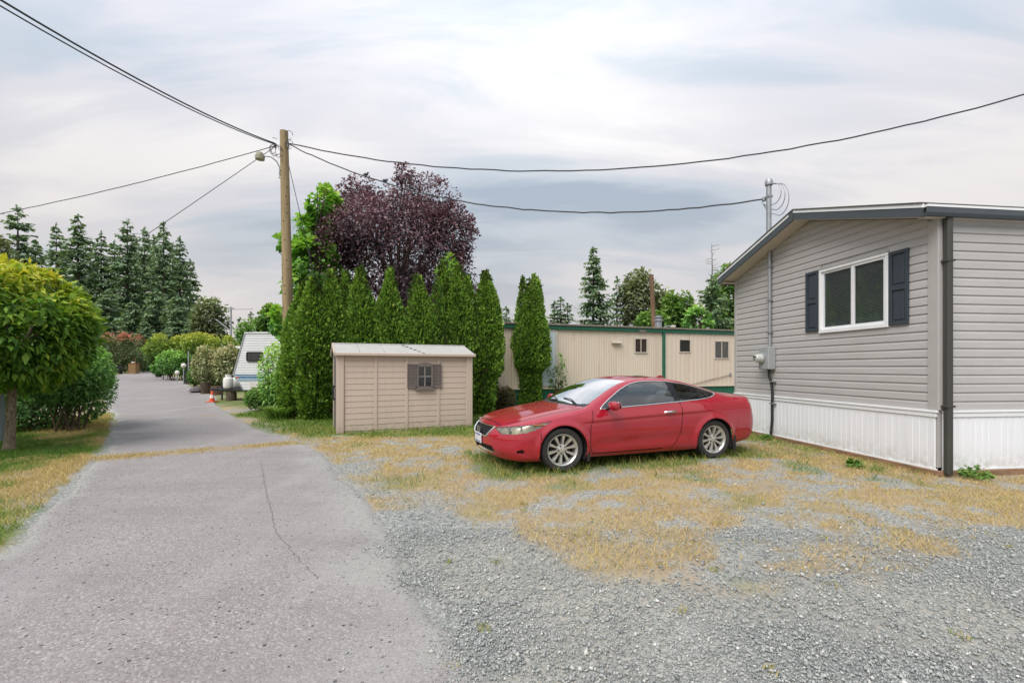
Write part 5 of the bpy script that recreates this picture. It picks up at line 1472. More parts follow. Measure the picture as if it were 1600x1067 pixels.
farbroad('pale olive airy tree right of the tall firs', 330, 466, 545, 52, 55, 2400, LF_O, 301, .42, shell=.4)
farbroad('olive alder behind the cut-off pole', 1000, 423, 520, 62, 45, 4200, LF_O, 302, .33, shell=.45)
farbroad('olive tree right of the cut-off pole', 1040, 452, 520, 40, 44, 1800, LF_O, 309, .33, shell=.45)
farbroad('bright green sapling left of the flue', 1050, 458, 530, 30, 27, 1700, LF_G, 303, .2)
farbroad('bright green sapling right of the flue', 1068, 457, 530, 32, 27, 1700, LF_G, 304, .2)
farbroad('low green bush behind the trailer roof vents', 1020, 488, 530, 50, 26, 1500, LF_G, 305, .2)
farbroad('green bush between the flue and the layered fir', 1090, 480, 530, 40, 25, 1500, LF_D, 308, .2)
farbroad('light green tree behind the layered fir at the grey home', 1140, 415, 530, 60, 34, 4200, LF_G, 306, .26)
farbroad('round green bush showing above the travel trailer roof', 425, 478, 540, 40, 24, 2200, LF_G, 307, .2)
farbroad('yellowish airy tree at the far left edge', 2, 372, 470, 36, 30, 1800, LF_O, 310, .22)
farbroad('low green tree behind the bungalow roof', 398, 500, 560, 60, 48, 2200, LF_G, 311, .35)
# hedge shrubs along the lane
def farshrub(name, label, px0, px1, py0, py1, Y, n, m, seed, L, tint, lob=3):
    s_ = Y / FPX; g0 = float(tz(0, Y)); cx = (px0 + px1) / 2; x0 = pp(cx, 574, Y).x
    zt = pp(0, py0, Y).z - g0; zb = max(pp(0, py1, Y).z - g0, .0); w_ = (px1 - px0) * s_ / 2
    pr = [((((k + .5) / lob * 2 - 1) * w_ * (1 - .8 / lob) if lob > 1 else 0, .25 * math.sin(k * 2), (zt + zb) / 2 * (1 - .04 * (k % 2))), (w_ / lob * 1.5 if lob > 1 else w_, w_ / lob * 1.5 if lob > 1 else w_, (zt - zb) / 2 * (1 - .04 * (k % 2))), 1.0 / lob) for k in range(lob)]
    return shrub(name, label, (x0, Y, g0), n, pr, L, m, seed, tint, stems=18, cl=.16, shell=.6)
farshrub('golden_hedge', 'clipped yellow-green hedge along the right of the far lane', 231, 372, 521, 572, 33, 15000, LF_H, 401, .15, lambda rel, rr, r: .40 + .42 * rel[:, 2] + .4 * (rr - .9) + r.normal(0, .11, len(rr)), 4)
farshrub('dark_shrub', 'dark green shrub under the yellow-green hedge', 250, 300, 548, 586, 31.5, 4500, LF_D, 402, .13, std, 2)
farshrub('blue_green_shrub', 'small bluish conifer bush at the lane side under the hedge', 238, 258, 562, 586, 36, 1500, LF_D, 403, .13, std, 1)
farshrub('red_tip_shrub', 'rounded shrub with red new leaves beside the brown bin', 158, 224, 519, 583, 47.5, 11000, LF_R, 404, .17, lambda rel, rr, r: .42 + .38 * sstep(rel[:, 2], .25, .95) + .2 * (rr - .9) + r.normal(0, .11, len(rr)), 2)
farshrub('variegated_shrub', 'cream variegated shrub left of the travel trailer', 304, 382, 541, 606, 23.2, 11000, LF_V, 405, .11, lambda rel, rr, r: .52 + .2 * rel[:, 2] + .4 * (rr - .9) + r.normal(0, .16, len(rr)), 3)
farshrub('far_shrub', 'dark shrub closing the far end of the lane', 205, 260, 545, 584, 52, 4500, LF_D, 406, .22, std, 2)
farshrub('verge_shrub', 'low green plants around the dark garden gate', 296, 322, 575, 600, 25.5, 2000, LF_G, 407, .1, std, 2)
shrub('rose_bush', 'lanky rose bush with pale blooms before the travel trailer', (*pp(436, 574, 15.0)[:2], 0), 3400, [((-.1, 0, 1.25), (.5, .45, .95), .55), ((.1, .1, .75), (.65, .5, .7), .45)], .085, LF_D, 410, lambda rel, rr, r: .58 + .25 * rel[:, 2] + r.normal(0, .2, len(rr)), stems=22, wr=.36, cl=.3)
shrub('weedy_shrub', 'low weedy green shrub at the corner of the travel trailer', (*pp(412, 574, 15.6)[:2], 0), 2800, [((0, 0, .4), (.55, .45, .42), 1.0)], .075, LF_G, 411, std, stems=12, wr=.36)
shrub('brown_shrub', 'dry brownish shrub against the green skirt of the trailer home', (-.35, 15.3, 0), 3000, [((0, 0, .4), (.42, .3, .45), 1.0)], .07, leafmat('dry_leaf', [(0, (0.065, 0.058, 0.026)), (.5, (0.182, 0.143, 0.065)), (1, (0.286, 0.221, 0.117))]), 412, std, stems=16)
shrub('thin_sapling', 'thin young sapling with few leaves against the trailer home wall', (*pp(871, 574, 16.0)[:2], 0), 260, [((0, 0, 1.15), (.3, .25, .75), 1.0)], .11, LF_G, 413, std, cat='sapling', stems=7)
shrub('low_bush', 'small green bush against the green skirt right of the double cedar', (*pp(890, 574, 15.9)[:2], 0), 900, [((0, 0, .3), (.3, .25, .32), 1.0)], .08, LF_D, 414, std, stems=6)
# daylily clump
dl_ = thing('daylily_clump', 'arching strap-leaved daylily clump at the foot of the utility pole', 'plant', (*gp(437, 655), 0))
n = 230; r = np.random.default_rng(8)
qv = []; tt = []
for k in range(n):
    a = r.uniform(0, 2 * np.pi); l_ = r.uniform(.45, .85); p0 = r.normal(0, .09, 2); d = np.array([math.cos(a), math.sin(a)]); sd = np.array([-d[1], d[0]])
    prev = None
    for j in range(6):
        t = j / 5; rad = l_ * .75 * t; z = l_ * 1.25 * (t - .62 * t * t); w_ = .017 * (1 - t) ** .6 + .001
        cpt = np.r_[p0 + d * rad, z]; e = (cpt + np.r_[sd * w_, 0], cpt - np.r_[sd * w_, 0])
        if prev is not None: qv.append([prev[0], e[0], e[1], prev[1]]); tt.append(.5 + .3 * t + r.normal(0, .08))
        prev = e
link('leaf_clump', leafmesh('leaf_clump', np.array(qv), np.array(tt)), LF_G, dl_)['kind'] = 'stuff'
# broad-leaved weeds at the foot of the grey home
for k, (u_, v_, s_) in enumerate(((.35, -.16, .10), (-.16, .35, .15), (1.0, -.35, .08), (2.1, -.3, .09), (3.2, -.2, .08), (.6, -.7, .08))):
    if k in (0, 2, 3): continue
    c = Vector((-abs(v_) if k != 1 else .35, u_ if k != 1 else -.2, 0)); wloc = home.matrix_basis @ c
    o = thing('weed', ['leafy weed at the corner post of the grey home, gable side', 'leafy weed clump right of the downspout at the grey home', 'weed by the skirting below the window', 'weed by the skirting under the left shutter', 'weed by the skirting near the cable', 'weed in the gravel before the corner'][k], 'weed', wloc)
    q, rel, rr, r = crown_quads(500 + k, 220, (0, 0, s_ * .45), (s_, s_, s_ * .55), .05, .4, 24, .3, .3)
    q[:, :, 2] = np.maximum(q[:, :, 2], .004)
    link('foliage', leafmesh('foliage', q, .55 + r.normal(0, .2, len(q))), LF_G, o)


# ------------------------------------------------------------------ red coupe
def paint_mat():
    m = bpy.data.materials.new('red_car_paint'); m.use_nodes = True
    t = NT(m.node_tree)
    oc = t.n('ShaderNodeTexCoord').outputs['Object']
    fl = t.noise(oc, 900, 2)
    c = t.mix(t.ramp(fl, [(.35, 0.0), (.65, 1.0)]), (.28, .003, .014), (.35, .006, .020))
    dust = t.ramp(t.noise(oc, 3.5, 6, .7), [(.45, 0.0), (.75, .05)])
    c = t.mix(dust, c, (.36, .12, .12))
    b = t.n('ShaderNodeBsdfPrincipled', ins={'Base Color': c, 'Metallic': .0, 'Roughness': .5, 'Coat Weight': 1.0, 'Coat Roughness': .025, 'Coat IOR': 1.7, 'Specular IOR Level': .12})
    t.n('ShaderNodeOutputMaterial', ins={'Surface': b.outputs[0]})
    return m


M_RED = paint_mat()
M_TYRE = mat('tyre_rubber', (.032, .031, .030), .75, var=.2, vscale=12)
M_RIM = mat('alloy_rim', (.62, .61, .58), .32, .75, .06, 6)
M_GAP = mat('panel_gap', (.03, .004, .006), .7)
M_CGL = glassmat('car_glass', (.58, .64, .62), 1.7, .01)
M_TRIM = mat('bright_trim', (.70, .70, .71), .22, .9, .03)
car = thing('car', 'dusty red two-door coupe parked on the dry grass', 'car', (CAR_C[0], CAR_C[1], -.012), CAR_A)
car.scale = (1.0, 1.0, .94)
CL = 4.85; XF = 2.34   # length; x measured from nose, forward coordinate = XF - x
FAX, RAX = .97, 3.71
nxg, nA, nB, nC = 430, 46, 18, 30
sx = np.linspace(0, 1, nxg)
# denser sampling at both rounded ends
xs = CL * (.5 - .5 * np.cos(np.pi * sx)) * .35 + CL * sx * .65
I = lambda a, b: pchip(xs, a, b)
ztop = I([0, .06, .16, .4, .8, 1.2, 1.36, 1.5, 1.8, 2.15, 2.45, 2.75, 3.1, 3.45, 3.8, 4.1, 4.35, 4.6, 4.72, 4.80, 4.85], [.60, .675, .735, .80, .885, .955, .985, 1.06, 1.235, 1.385, 1.425, 1.432, 1.405, 1.335, 1.235, 1.135, 1.085, 1.07, 1.065, .98, .84])
zrail = I([0, .06, .16, .4, .8, 1.2, 1.4, 1.6, 1.9, 2.2, 2.5, 2.8, 3.1, 3.45, 3.8, 4.1, 4.35, 4.6, 4.72, 4.80, 4.85], [.56, .63, .69, .765, .85, .915, .95, 1.055, 1.22, 1.33, 1.375, 1.38, 1.355, 1.28, 1.175, 1.08, 1.045, 1.03, 1.02, .94, .80])
zbelt = I([0, .15, .4, .8, 1.2, 1.4, 1.8, 2.2, 2.7, 3.2, 3.6, 3.9, 4.2, 4.5, 4.75, 4.85], [.50, .60, .70, .79, .855, .88, .905, .93, .955, .98, .998, 1.0, .985, .965, .93, .74])
zbot = I([0, .1, .35, .6, 1.3, 2.3, 3.2, 3.9, 4.3, 4.6, 4.85], [.25, .215, .19, .185, .19, .185, .19, .21, .25, .30, .36])
wfr = .925 * np.clip(1 - np.clip(1 - xs / .62, 0, 1) ** 2.35, 0, 1) ** (1 / 2.35)
wre = np.clip(1 - np.clip(1 - (CL - xs) / .42, 0, 1) ** 2.6, 0, 1) ** (1 / 2.6)
W = np.minimum(wfr, .925 * wre * (1 - .055 * sstep(xs, 3.7, 4.85)))
W = W * (1 - .018 * np.exp(-((xs - 2.35) / .75) ** 2))
wrail = I([0, 1.1, 1.35, 1.7, 2.1, 2.5, 3.0, 3.5, 3.9, 4.2, 4.5, 4.85], [.74, .76, .80, .765, .685, .645, .64, .67, .72, .77, .80, .80]) * W / .925 * 1.0
wbelt = W * I([0, .8, 1.4, 2.5, 3.6, 4.85], [.96, .955, .95, .955, .945, .94])
tA, tB, tC = np.linspace(0, 1, nA), np.linspace(0, 1, nB + 1)[1:], np.linspace(0, 1, nC + 1)[1:]
Vy = np.zeros((nxg, nA + nB + nC)); Vz = np.zeros_like(Vy)
zA = zbot[:, None] + (zbelt - zbot)[:, None] * tA
fr = np.interp(tA, [0, .06, .2, .45, .62, .80, 1.0], [.93, .962, .985, 1.0, .998, .988, 0])
hf = pchip(tA, [0, .05, .18, .42, .66, .84, 1.0], [.925, .958, .982, 1.0, .998, .984, .955])
yA = W[:, None] * hf[None]
yA[:, -1] = wbelt
crease = .725 + .042 * (xs - 1.0)
lowc = .33 + .05 * (xs - 1.3) / 2
yA -= .016 * (np.exp(-((zA - lowc[:, None] - .06) / .07) ** 2)) * (sstep(xs, 1.35, 1.7) * (1 - sstep(xs, 3.0, 3.4)))[:, None]
Vy[:, :nA] = yA; Vz[:, :nA] = zA
gh = np.clip((zrail - zbelt) / .3, 0, 1)
Vy[:, nA:nA + nB] = wbelt[:, None] + (wrail - wbelt)[:, None] * (tB[None] + .10 * np.sin(np.pi * tB)[None] * -gh[:, None])
Vz[:, nA:nA + nB] = zbelt[:, None] + (zrail - zbelt)[:, None] * (tB[None] + .35 * (1 - gh)[:, None] * np.sin(np.pi * tB)[None] * .6)
yC = wrail[:, None] * (1 - tC)[None]
Vy[:, nA + nB:] = yC
Vz[:, nA + nB:] = zrail[:, None] + (ztop - zrail)[:, None] * (1 - (1 - tC)[None] ** 2.1)
for _ in range(5):   # round the shoulders
    for A_ in (Vy, Vz): A_[:, 1:-1] = .5 * A_[:, 1:-1] + .25 * (A_[:, :-2] + A_[:, 2:])
Vy[:, -1] = 0
VzA = Vz[:, :nA]
Vy[:, :nA] += .013 * sstep(VzA, crease[:, None] - .010, crease[:, None] + .002) * (1 - sstep(VzA, crease[:, None] + .01, crease[:, None] + .14)) * (sstep(xs, 1.15, 1.5) * (1 - sstep(xs, 3.2, 3.9)))[:, None]
# hood crease ridges
X2 = np.repeat(xs[:, None], Vy.shape[1], 1)
hd = np.abs(Vy) / np.maximum(W[:, None], .05)
Vz += .008 * np.exp(-((hd - .62) / .06) ** 2) * (sstep(X2, .25, .5) * (1 - sstep(X2, 1.1, 1.3)))
# wheel arches: flared lip
for ax_, ar in ((FAX, .372), (RAX, .368)):
    rr = np.hypot(X2 - ax_, Vz - .335)
    Vy += np.where((Vy > .5) & (Vz < .85), .022 * np.exp(-((rr - ar - .015) / .045) ** 2), 0)
# nose: bumper lower part set back slightly, rounded
nose = (1 - sstep(X2, 0, .5)); X2 = X2 + nose * (.05 * sstep(.36 - Vz, 0, .16) + .055 * sstep(Vz, .52, .72))
tail = sstep(X2, 4.45, 4.85); X2 = X2 - tail * (.10 * sstep(Vz, .62, 1.0) + .07 * sstep(.42 - Vz, 0, .14))
# rear lip spoiler
Vz += .018 * np.exp(-((X2 - 4.62) / .05) ** 2) * (Vz > .95)
# snap grid onto the arch circles
for ax_, ar in ((FAX, .372), (RAX, .368)):
    dx, dz = X2 - ax_, Vz - .335; rr = np.hypot(dx, dz)
    near = (np.abs(rr - ar) < .011) & (Vy > .5) & (Vz < .80)
    X2 = np.where(near, ax_ + dx / rr * ar, X2); Vz = np.where(near, .335 + dz / rr * ar, Vz)
nv = Vy.shape[1]


def inpoly(x, y, poly): return sdist(x, y, poly) > 0


# face centroids
cx = .25 * (X2[:-1, :-1] + X2[1:, :-1] + X2[:-1, 1:] + X2[1:, 1:]); cy = .25 * (Vy[:-1, :-1] + Vy[1:, :-1] + Vy[:-1, 1:] + Vy[1:, 1:]); cz = .25 * (Vz[:-1, :-1] + Vz[1:, :-1] + Vz[:-1, 1:] + Vz[1:, 1:])
region = np.full(cx.shape, 0)      # 0 body
NAMES = ['body', 'arch', 'side_window', 'quarter_window', 'pillar', 'window_trim', 'windscreen', 'rear_window', 'headlight', 'grille', 'intake', 'taillight', 'gap', 'hood', 'door', 'fog_recess', 'bumper', 'trunk_lid', 'roof_black']
ID = {n: i for i, n in enumerate(NAMES)}
jj = np.repeat(np.arange(nv - 1)[None], nxg - 1, 0)
# smooth outline of side glass
DLO = [(1.60, .925), (2.0, .945), (2.5, .972), (3.0, 1.0), (3.45, 1.03), (3.68, 1.058), (3.80, 1.10), (3.83, 1.125), (3.72, 1.165), (3.5, 1.235), (3.25, 1.295), (2.95, 1.335), (2.65, 1.348), (2.4, 1.338), (2.2, 1.295), (2.0, 1.205), (1.8, 1.085), (1.66, .985)]
sd = sdist(cx, cz, DLO); side_ok = (cy > .5) & (cz > .9)
wr_c = .5 * (wrail[:-1] + wrail[1:])[:, None] * np.ones_like(cx); yn = cy / np.maximum(wr_c, .05)
top_zone = jj >= nA + nB - 3
hood = (cx > .16) & (cx < 1.30 + .14 * yn ** 2) & (yn < .965) & top_zone
region[hood] = ID['hood']
region[(cx > 4.05) & (cx < 4.66) & (yn < .88) & top_zone] = ID['trunk_lid']
dline_f = np.interp(cz, [.2, .35, .6, .9, 1.0], [1.47, 1.41, 1.40, 1.47, 1.55]); dline_r = np.interp(cz, [.2, .3, .5, .8, 1.05], [2.80, 2.92, 3.03, 3.06, 3.04])
dz_ok = (jj < nA + 1) & (cz > .235)
region[dz_ok & (cx > dline_f) & (cx < dline_r)] = ID['door']
gap = dz_ok & ((np.abs(cx - dline_f) < .006) | (np.abs(cx - dline_r) < .006) | ((np.abs(cz - .24) < .006) & (cx > dline_f) & (cx < dline_r)))
gap |= top_zone & (np.abs(yn - .967) < .012) & (cx > .2) & (cx < 1.38)
gap |= top_zone & (yn < .967) & (np.abs(cx - .165 - .02 * yn) < .008)
gap |= (np.abs(cx - np.interp(cz, [.18, .62, .7], [.60, .62, .66])) < .004) & (cz < .60) & (jj < nA)
region[gap] = ID['gap']
region[top_zone & (cx > 1.33 + .19 * yn ** 2) & (cx < 2.12 + .13 * yn ** 2) & (yn < .90)] = ID['windscreen']
region[top_zone & (cx > 1.27 + .14 * yn ** 2) & (cx <= 1.33 + .19 * yn ** 2) & (yn < .92)] = ID['roof_black']
region[top_zone & (cx > 2.55) & (cx < 3.18) & (yn < .62)] = ID['roof_black']
region[top_zone & (cx > 3.38 + .05 * yn ** 2) & (cx < 4.03 - .12 * yn ** 2) & (yn < .86)] = ID['rear_window']
gl_ = side_ok & (sd > 0)
region[gl_] = ID['side_window']
bp = np.interp(cz, [.9, 1.36], [2.96, 2.90])
region[gl_ & (cx > bp + .13)] = ID['quarter_window']
region[gl_ & (cx > bp) & (cx <= bp + .13)] = ID['pillar']
region[gl_ & ((sd < .018))] = ID['pillar']
HL_ = [(.135, .575), (.11, .655), (.30, .705), (.55, .742), (.80, .772), (.72, .728), (.60, .675), (.46, .628), (.30, .59)]
region[(sdist(cx, cz, HL_) > 0) & (cy > .40) & (jj < nA + nB)] = ID['headlight']
region[(sdist(cy, cz, [(-1, .52), (.30, .52), (.40, .64), (.38, .655), (-1, .655)]) > 0) & (cx < .2)] = ID['grille']
region[(sdist(cy, cz, [(-1, .27), (.46, .27), (.50, .33), (.46, .385), (-1, .385)]) > 0) & (cx < .24)] = ID['intake']
region[(sdist(cx, cz, [(.29, .325), (.37, .315), (.40, .345), (.36, .375), (.30, .36)]) > 0) & (cy > .56) & (cy < .95)] = ID['fog_recess']
region[(sdist(cx, cz, [(4.40, .90), (4.52, .965), (4.78, .985), (4.86, .93), (4.86, .74), (4.74, .75), (4.60, .82)]) > 0) & (cy > .42)] = ID['taillight']
for ax_, ar in ((FAX, .372), (RAX, .368)):
    region[(np.hypot(cx - ax_, cz - .335) < ar) & (cy > .5) & (cz < .8)] = -1
idx = np.arange(nxg * nv).reshape(nxg, nv)
quads = np.stack([idx[:-1, :-1], idx[1:, :-1], idx[1:, 1:], idx[:-1, 1:]], -1)


def submesh(name, mask, side, m, parent, push=0.0, shift=(0, 0, 0), only_idx=None):
    q = quads[mask]
    if not len(q): return None
    u, inv = np.unique(q, return_inverse=True); f = inv.reshape(q.shape)
    v = np.stack([XF - X2.ravel()[u], Vy.ravel()[u] * side, Vz.ravel()[u]], 1)
    if push:
        c = np.array([XF - 2.4, 0, .55]); d = v - c
        d[:, 0] *= .35; v = v + d / np.linalg.norm(d, axis=1, keepdims=True) * push
    if side > 0: f = f[:, ::-1]
    me = npmesh(name, v + np.array(shift), f)
    return link(name, me, m, parent, smooth=True)


def both(name, mask, m, parent, push=0.0):
    """one mesh mirrored over the centre line"""
    q = quads[mask]; u, inv = np.unique(q, return_inverse=True); f = inv.reshape(q.shape)
    v = np.stack([XF - X2.ravel()[u], Vy.ravel()[u], Vz.ravel()[u]], 1)
    if push:
        c = np.array([XF - 2.4, 0, .55]); d = v - c
        d[:, 0] *= .35; v = v + d / np.linalg.norm(d, axis=1, keepdims=True) * push
    v2 = v * np.array([1, -1, 1]); n = len(v)
    cen = np.abs(v[:, 1]) < 1e-5
    mp = np.where(cen, np.arange(n), np.arange(n) + n)
    me = npmesh(name, np.concatenate([v, v2]), np.concatenate([f[:, ::-1], mp[f]]))
    return link(name, me, m, parent, smooth=True)


R_ = lambda *n: np.isin(region, [ID[k] for k in n])
body = both('body', R_('body', 'taillight'), M_RED, car)
both('hood', R_('hood'), M_RED, car)
both('trunk_lid', R_('trunk_lid'), M_RED, car)
both('panel_gap', R_('gap'), M_GAP, car, -.006)
both('windscreen', R_('windscreen'), glassmat('windscreen_glass', (.34, .40, .38), 3.2, .01), car)
both('rear_window', R_('rear_window'), M_CGL, car)
both('cowl', R_('roof_black') & (cx < 2), M_BLACKPL, car, -.004)
both('sunroof', R_('roof_black') & (cx > 2), mat('sunroof_glass', (.012, .012, .014), .06, coat=1.0, var=.02), car, .001)
gr_ = both('grille', R_('grille'), M_DARK, car, -.03)
both('intake', R_('intake'), M_DARK, car, -.04)
for s_ in (1, -1):
    dr = submesh('door', R_('door'), s_, M_RED, car)
    submesh('side_window', R_('side_window'), s_, M_CGL, dr)
    submesh('quarter_window', R_('quarter_window'), s_, glassmat('car_glass_dark', (.16, .19, .18), 1.2, .01), car)
    submesh('pillar', R_('pillar'), s_, mat('pillar_black', (.015, .016, .018), .25), car)
    tp = []
    DP = np.array(DLO + DLO[:1]); tt_ = np.linspace(0, len(DLO), 150); 
    dxs = np.interp(tt_, np.arange(len(DP)), DP[:, 0]); dzs = np.interp(tt_, np.arange(len(DP)), DP[:, 1])
    for _ in range(3): dxs[1:-1] = .5 * dxs[1:-1] + .25 * (dxs[:-2] + dxs[2:]); dzs[1:-1] = .5 * dzs[1:-1] + .25 * (dzs[:-2] + dzs[2:])
    for a_, c_ in zip(dxs, dzs):
        k_ = np.argmin(np.hypot(X2 - a_, Vz - c_) + (Vy < .5) * 9); tp.append((XF - a_, s_ * (Vy.ravel()[k_] + .002), c_))
    MB().tube(tp, .0085, 6).build('window_trim', M_TRIM, car, True)
    hl = submesh('headlight', R_('headlight'), s_, mat('headlight_bowl', (.50, .48, .43), .35, .5, .35, 14), car, -.02)
    submesh('lens', R_('headlight'), s_, glassmat('headlight_lens', (.80, .77, .68), .45, .15), hl, .002)
    for (hx, hy, hz, hr) in ((.25, .70, .645, .052), (.38, .80, .675, .048)):
        MB().lathe([(0, .0), (hr * .55, -.005), (hr, .03), (hr * 1.05, .035)], 16, 'x', (XF - hx - .01, hy * s_, hz)).build('reflector', M_CHROME, hl, True)
    MB().box(XF - .68, XF - .52, .885 * s_ - .02, .885 * s_ + .02, .722, .738).build('amber_marker', mat('amber_lens', (.55, .22, .08), .3), hl)
    submesh('fog_recess', R_('fog_recess'), s_, mat('recess_shadow', (.05, .006, .01), .5), car, -.03)
    submesh('taillight', R_('taillight') & (cz < .952), s_, mat('tail_red', (.42, .02, .025), .12, coat=1.0), car, .003)
    submesh('reverse_lens', R_('taillight') & (cz >= .952), s_, mat('tail_clear', (.62, .55, .50), .15), car, .0035)
    # wheel wells
    for ax_, ar in ((FAX, .372), (RAX, .368)):
        b = MB(); n = 26
        ring = [(XF - ax_ + ar * math.cos(math.pi * (i / n * 1.3 - .15)), .335 + ar * math.sin(math.pi * (i / n * 1.3 - .15))) for i in range(n + 1)]
        b.add([(p[0], s_ * .915, p[1]) for p in ring] + [(p[0], s_ * .52, p[1]) for p in ring], [(i, i + 1, n + 2 + i, n + 1 + i) for i in range(n)])
        b.add([(XF - ax_, s_ * .55, .335)] + [(p[0], s_ * .55, p[1]) for p in ring], [(0, i + 1, i + 2) for i in range(n)])
        b.build('wheel_well', M_DARK, car)
    # mirror
    mb = MB().lathe([(0, -.10), (.035, -.098), (.062, -.07), (.075, 0), (.072, .06), (.05, .095), (0, .105)], 16, 'y')
    mb.v = [(p[0] * .75 + XF - 1.74 + (.02 if p[0] < 0 else .03), s_ * (1.04 + p[1] * 1.0), .985 + p[2] * .95) for p in mb.v]
    mi = mb.build('mirror', M_RED, dr, True)
    MB().tube([(XF - 1.72, s_ * .86, .925), (XF - 1.73, s_ * .96, .955)], .028, 8).build('stalk', M_BLACKPL, mi, True)
    mb = MB().lathe([(0, .0), (.058, .0), (.058, .004), (0, .005)], 14, 'x'); mb.v = [(XF - 1.80 - p[0], s_ * 1.04 + p[1] * 1.3, .985 + p[2]) for p in mb.v]
    mb.build('mirror_glass', M_CHROME, mi)
    # handle, side mudflap
    MB().tube([(XF - 2.72, s_ * .905, .838), (XF - 2.76, s_ * .935, .846), (XF - 2.86, s_ * .938, .852), (XF - 2.93, s_ * .912, .856)], [.016, .019, .019, .016], 8).build('handle', M_CHROME, dr, True)
    MB().box(XF - 4.16, XF - 4.10, s_ * .86 - .05, s_ * .86 + .05, .13, .38).build('mudflap', M_BLACKPL, car)
    MB().box(XF - 1.40, XF - 1.35, s_ * .86 - .05, s_ * .86 + .05, .14, .36).build('mudflap', M_BLACKPL, car)
# grille surround, bars, emblem, plate
fr_ = [(-.40, .655), (-.32, .515), (.32, .515), (.40, .655)]
def nosex(y, z):  # outer skin x at (y,z)
    i = int(np.argmin((np.abs(np.hypot(Vy - abs(y), Vz - z)) + (X2 > .5) * 9)))
    return XF - X2.ravel()[i]
path = [(-.405, .662), (-.40, .64), (-.36, .575), (-.30, .515), (-.15, .505), (0, .502), (.15, .505), (.30, .515), (.36, .575), (.40, .64), (.405, .662)]
MB().tube([(nosex(*p) + .004, p[0], p[1]) for p in path], .014, 6).build('surround', M_CHROME, gr_, True)
for k in range(4):
    zz = .54 + k * .028; wv = .30 + .02 * k
    MB().tube([(nosex(y, zz) - .012, y, zz) for y in np.linspace(-wv, wv, 9)], .006, 5).build('bar', M_BLACKPL, gr_)
MB().tube([(nosex(y, .662) + .004, y, .664) for y in np.linspace(-.4, .4, 11)], .012, 6).build('top_bar', M_CHROME, gr_, True)
ex = nosex(0, .59) + .02
em = MB()
em.tube([(ex, -.06, .545), (ex, -.065, .63), (ex, .065, .63), (ex, .06, .545), (ex, -.06, .545)], .007, 6)
em.box(ex - .006, ex + .006, -.045, -.025, .555, .62).box(ex - .006, ex + .006, .025, .045, .555, .62).box(ex - .006, ex + .006, -.025, .025, .58, .593)
em.build('emblem', M_CHROME, gr_)
pl = MB().box(XF + .005, XF + .02, -.155, .155, .375, .53, .004).build('number_plate', mat('plate_white', S(206, 208, 212), .4, var=.1, vscale=9), car)
MB().box(XF + .0205, XF + .022, -.13, .13, .39, .405).box(XF + .0205, XF + .022, -.12, .12, .495, .515).build('plate_band', mat('plate_blue', S(66, 92, 140), .4), pl)
# roof antenna and wipers
MB().prism([(XF - 3.30, 1.39), (XF - 3.24, 1.395), (XF - 3.32, 1.425), (XF - 3.38, 1.425), (XF - 3.42, 1.385)], 'y', -.018, .018).build('antenna_fin', M_RED, car)
for y0, y1 in ((.55, -.05), (-.05, -.6)):
    MB().tube([(XF - 1.345 - .03, y0, .985), (XF - 1.44, (y0 + y1) / 2, 1.045), (XF - 1.46, y1, 1.045)], .009, 5).build('wiper', M_BLACKPL, car)
# underbody and cabin
MB().box(XF - 4.55, XF - .35, -.52, .52, .20, .30).box(XF - 3.3, XF - 1.4, -.80, .80, .17, .30).build('underbody', M_DARK, car)  # wide lower slab shaped to deepen the shade beneath the car
M_SEAT = mat('grey_leather', (.16, .155, .15), .6, var=.15)
MB().box(XF - 3.9, XF - 1.25, -.80, .80, .42, .46).box(XF - 4.1, XF - 3.9, -.7, .7, .46, .95).build('cabin_floor', mat('cabin_dark', (.03, .03, .032), .8), car)
MB().prism([(XF - 1.30, .55), (XF - 1.30, .93), (XF - 1.5, .965), (XF - 1.85, .93), (XF - 1.95, .80), (XF - 1.85, .55)], 'y', -.78, .78).build('dashboard', mat('dash_grey', (.09, .09, .09), .7), car)
def seat(x, y, name='seat', w_=.26):
    o = MB().prism([(x + .30, .46), (x + .32, .60), (x - .22, .56), (x - .22, .46)], 'y', y - w_, y + w_).build(name, M_SEAT, car, bevel=.04)
    MB().prism([(x - .16, .56), (x - .30, .58), (x - .50, 1.08), (x - .42, 1.12), (x - .30, 1.06)], 'y', y - w_ * .9, y + w_ * .9).build('backrest', M_SEAT, o, bevel=.04)
    MB().box(x - .52, x - .42, y - .13, y + .13, 1.12, 1.27, .03).build('headrest', M_SEAT, o)
seat(XF - 2.35, .37); seat(XF - 2.35, -.37)
b = seat(XF - 3.35, 0, 'rear_seat', .6)
stw = MB(); n = 24
stw.tube([(XF - 2.02 - .05 * math.sin(2 * math.pi * i / n), .37 + .185 * math.cos(2 * math.pi * i / n), .90 + .17 * math.sin(2 * math.pi * i / n)) for i in range(n + 1)], .016, 6)
stw.box(XF - 2.03, XF - 1.98, .32, .42, .85, .95).tube([(XF - 2.0, .19, .90), (XF - 2.0, .55, .90)], .014, 5)
stw.build('steering_wheel', M_BLACKPL, car, True)


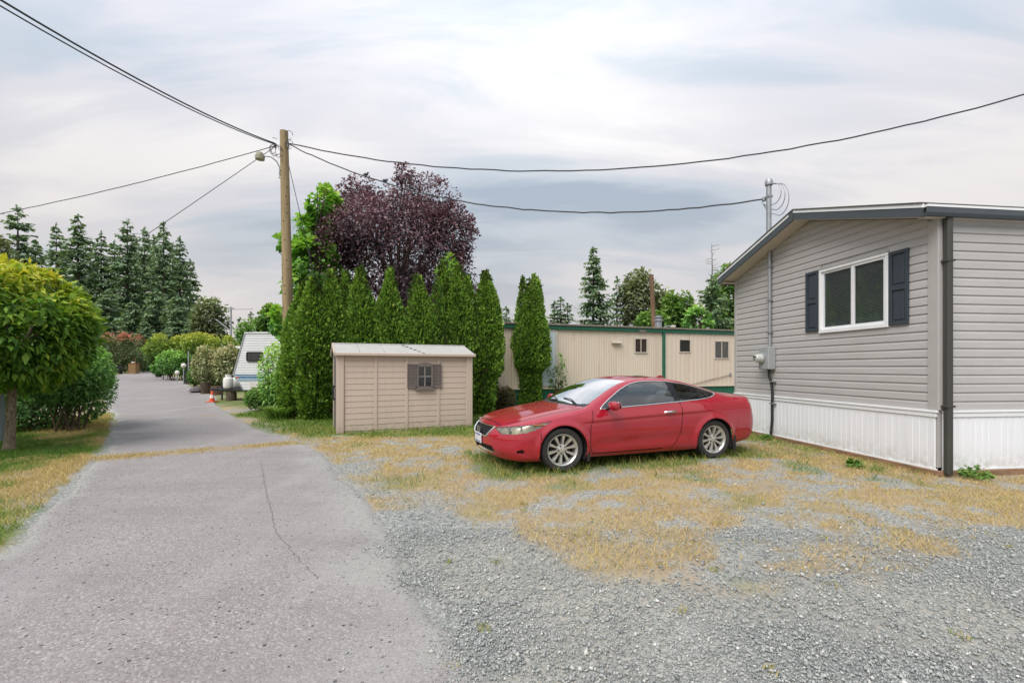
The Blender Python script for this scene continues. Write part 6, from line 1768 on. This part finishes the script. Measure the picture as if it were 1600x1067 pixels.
# wheels
def make_wheel():
    o = bpy.data.objects.new('wheel', None); COL.objects.link(o); o.parent = car
    MB().lathe([(.235, -.10), (.25, -.108), (.30, -.112), (.322, -.095), (.3325, -.07), (.3345, 0), (.3325, .07), (.322, .095), (.30, .112), (.262, .108), (.242, .100), (.238, .085), (.238, -.09)], 48, 'y', cap=False).build('tyre', M_TYRE, o, True)
    rim = MB().lathe([(.240, -.09), (.215, -.085), (.205, .02), (.212, .070), (.226, .092), (.238, .098), (.246, .094), (.242, .085)], 48, 'y', cap=False)
    ro = rim.build('rim', M_RIM, o, True)
    MB().lathe([(.20, -.01), (.14, -.015), (.0, -.015)], 32, 'y').lathe([(.155, .0), (.155, .012), (.06, .012), (.06, .0)], 32, 'y', cap=False).build('brake_disc', mat('brake_dark', (.035, .034, .033), .6, .3), o, True)
    for k in range(10):
        a = 2 * math.pi * (k // 2) / 5 + (.31 if k % 2 else -.31) + math.pi / 10
        w0, w1 = .016, .030
        b = MB(); c_, s_ = math.cos(a), math.sin(a)
        pts = []
        for rad, w_, y0, y1 in ((.055, w0, .03, .066), (.12, w0 * 1.15, .03, .073), (.216, w1, .05, .084)):
            for q in ((-w_, y0), (-w_ * .72, y1), (w_ * .72, y1), (w_, y0)): pts.append((rad * c_ - q[0] * s_, q[1], rad * s_ + q[0] * c_))
        b.add(pts, [(0, 1, 5, 4), (1, 2, 6, 5), (2, 3, 7, 6), (4, 5, 9, 8), (5, 6, 10, 9), (6, 7, 11, 10)])
        b.build('spoke', M_RIM, ro)
    MB().lathe([(.085, .03), (.082, .062), (.05, .074), (.033, .078), (0, .079)], 24, 'y').build('hub_cap', M_RIM, ro, True)
    for k in range(5):
        a = 2 * math.pi * k / 5 + .1
        MB().lathe([(.012, .06), (.012, .077), (0, .078)], 8, 'y', (.058 * math.cos(a), 0, .058 * math.sin(a))).build('lug_nut', M_DARK, ro)
    return o


def copy_tree(o, parent):
    c = o.copy(); COL.objects.link(c); c.parent = parent
    for ch in list(o.children): copy_tree(ch, c)
    return c


wh = make_wheel()
spots = [(XF - FAX, .80, 0), (XF - RAX, .80, 0), (XF - FAX, -.80, math.pi), (XF - RAX, -.80, math.pi)]
for i, (x, y, rz) in enumerate(spots):
    o = wh if i == 0 else copy_tree(wh, car)
    o.location = (x, y, .335); o.rotation_euler = (0, [.2, .75, .4, 1.0][i], rz)
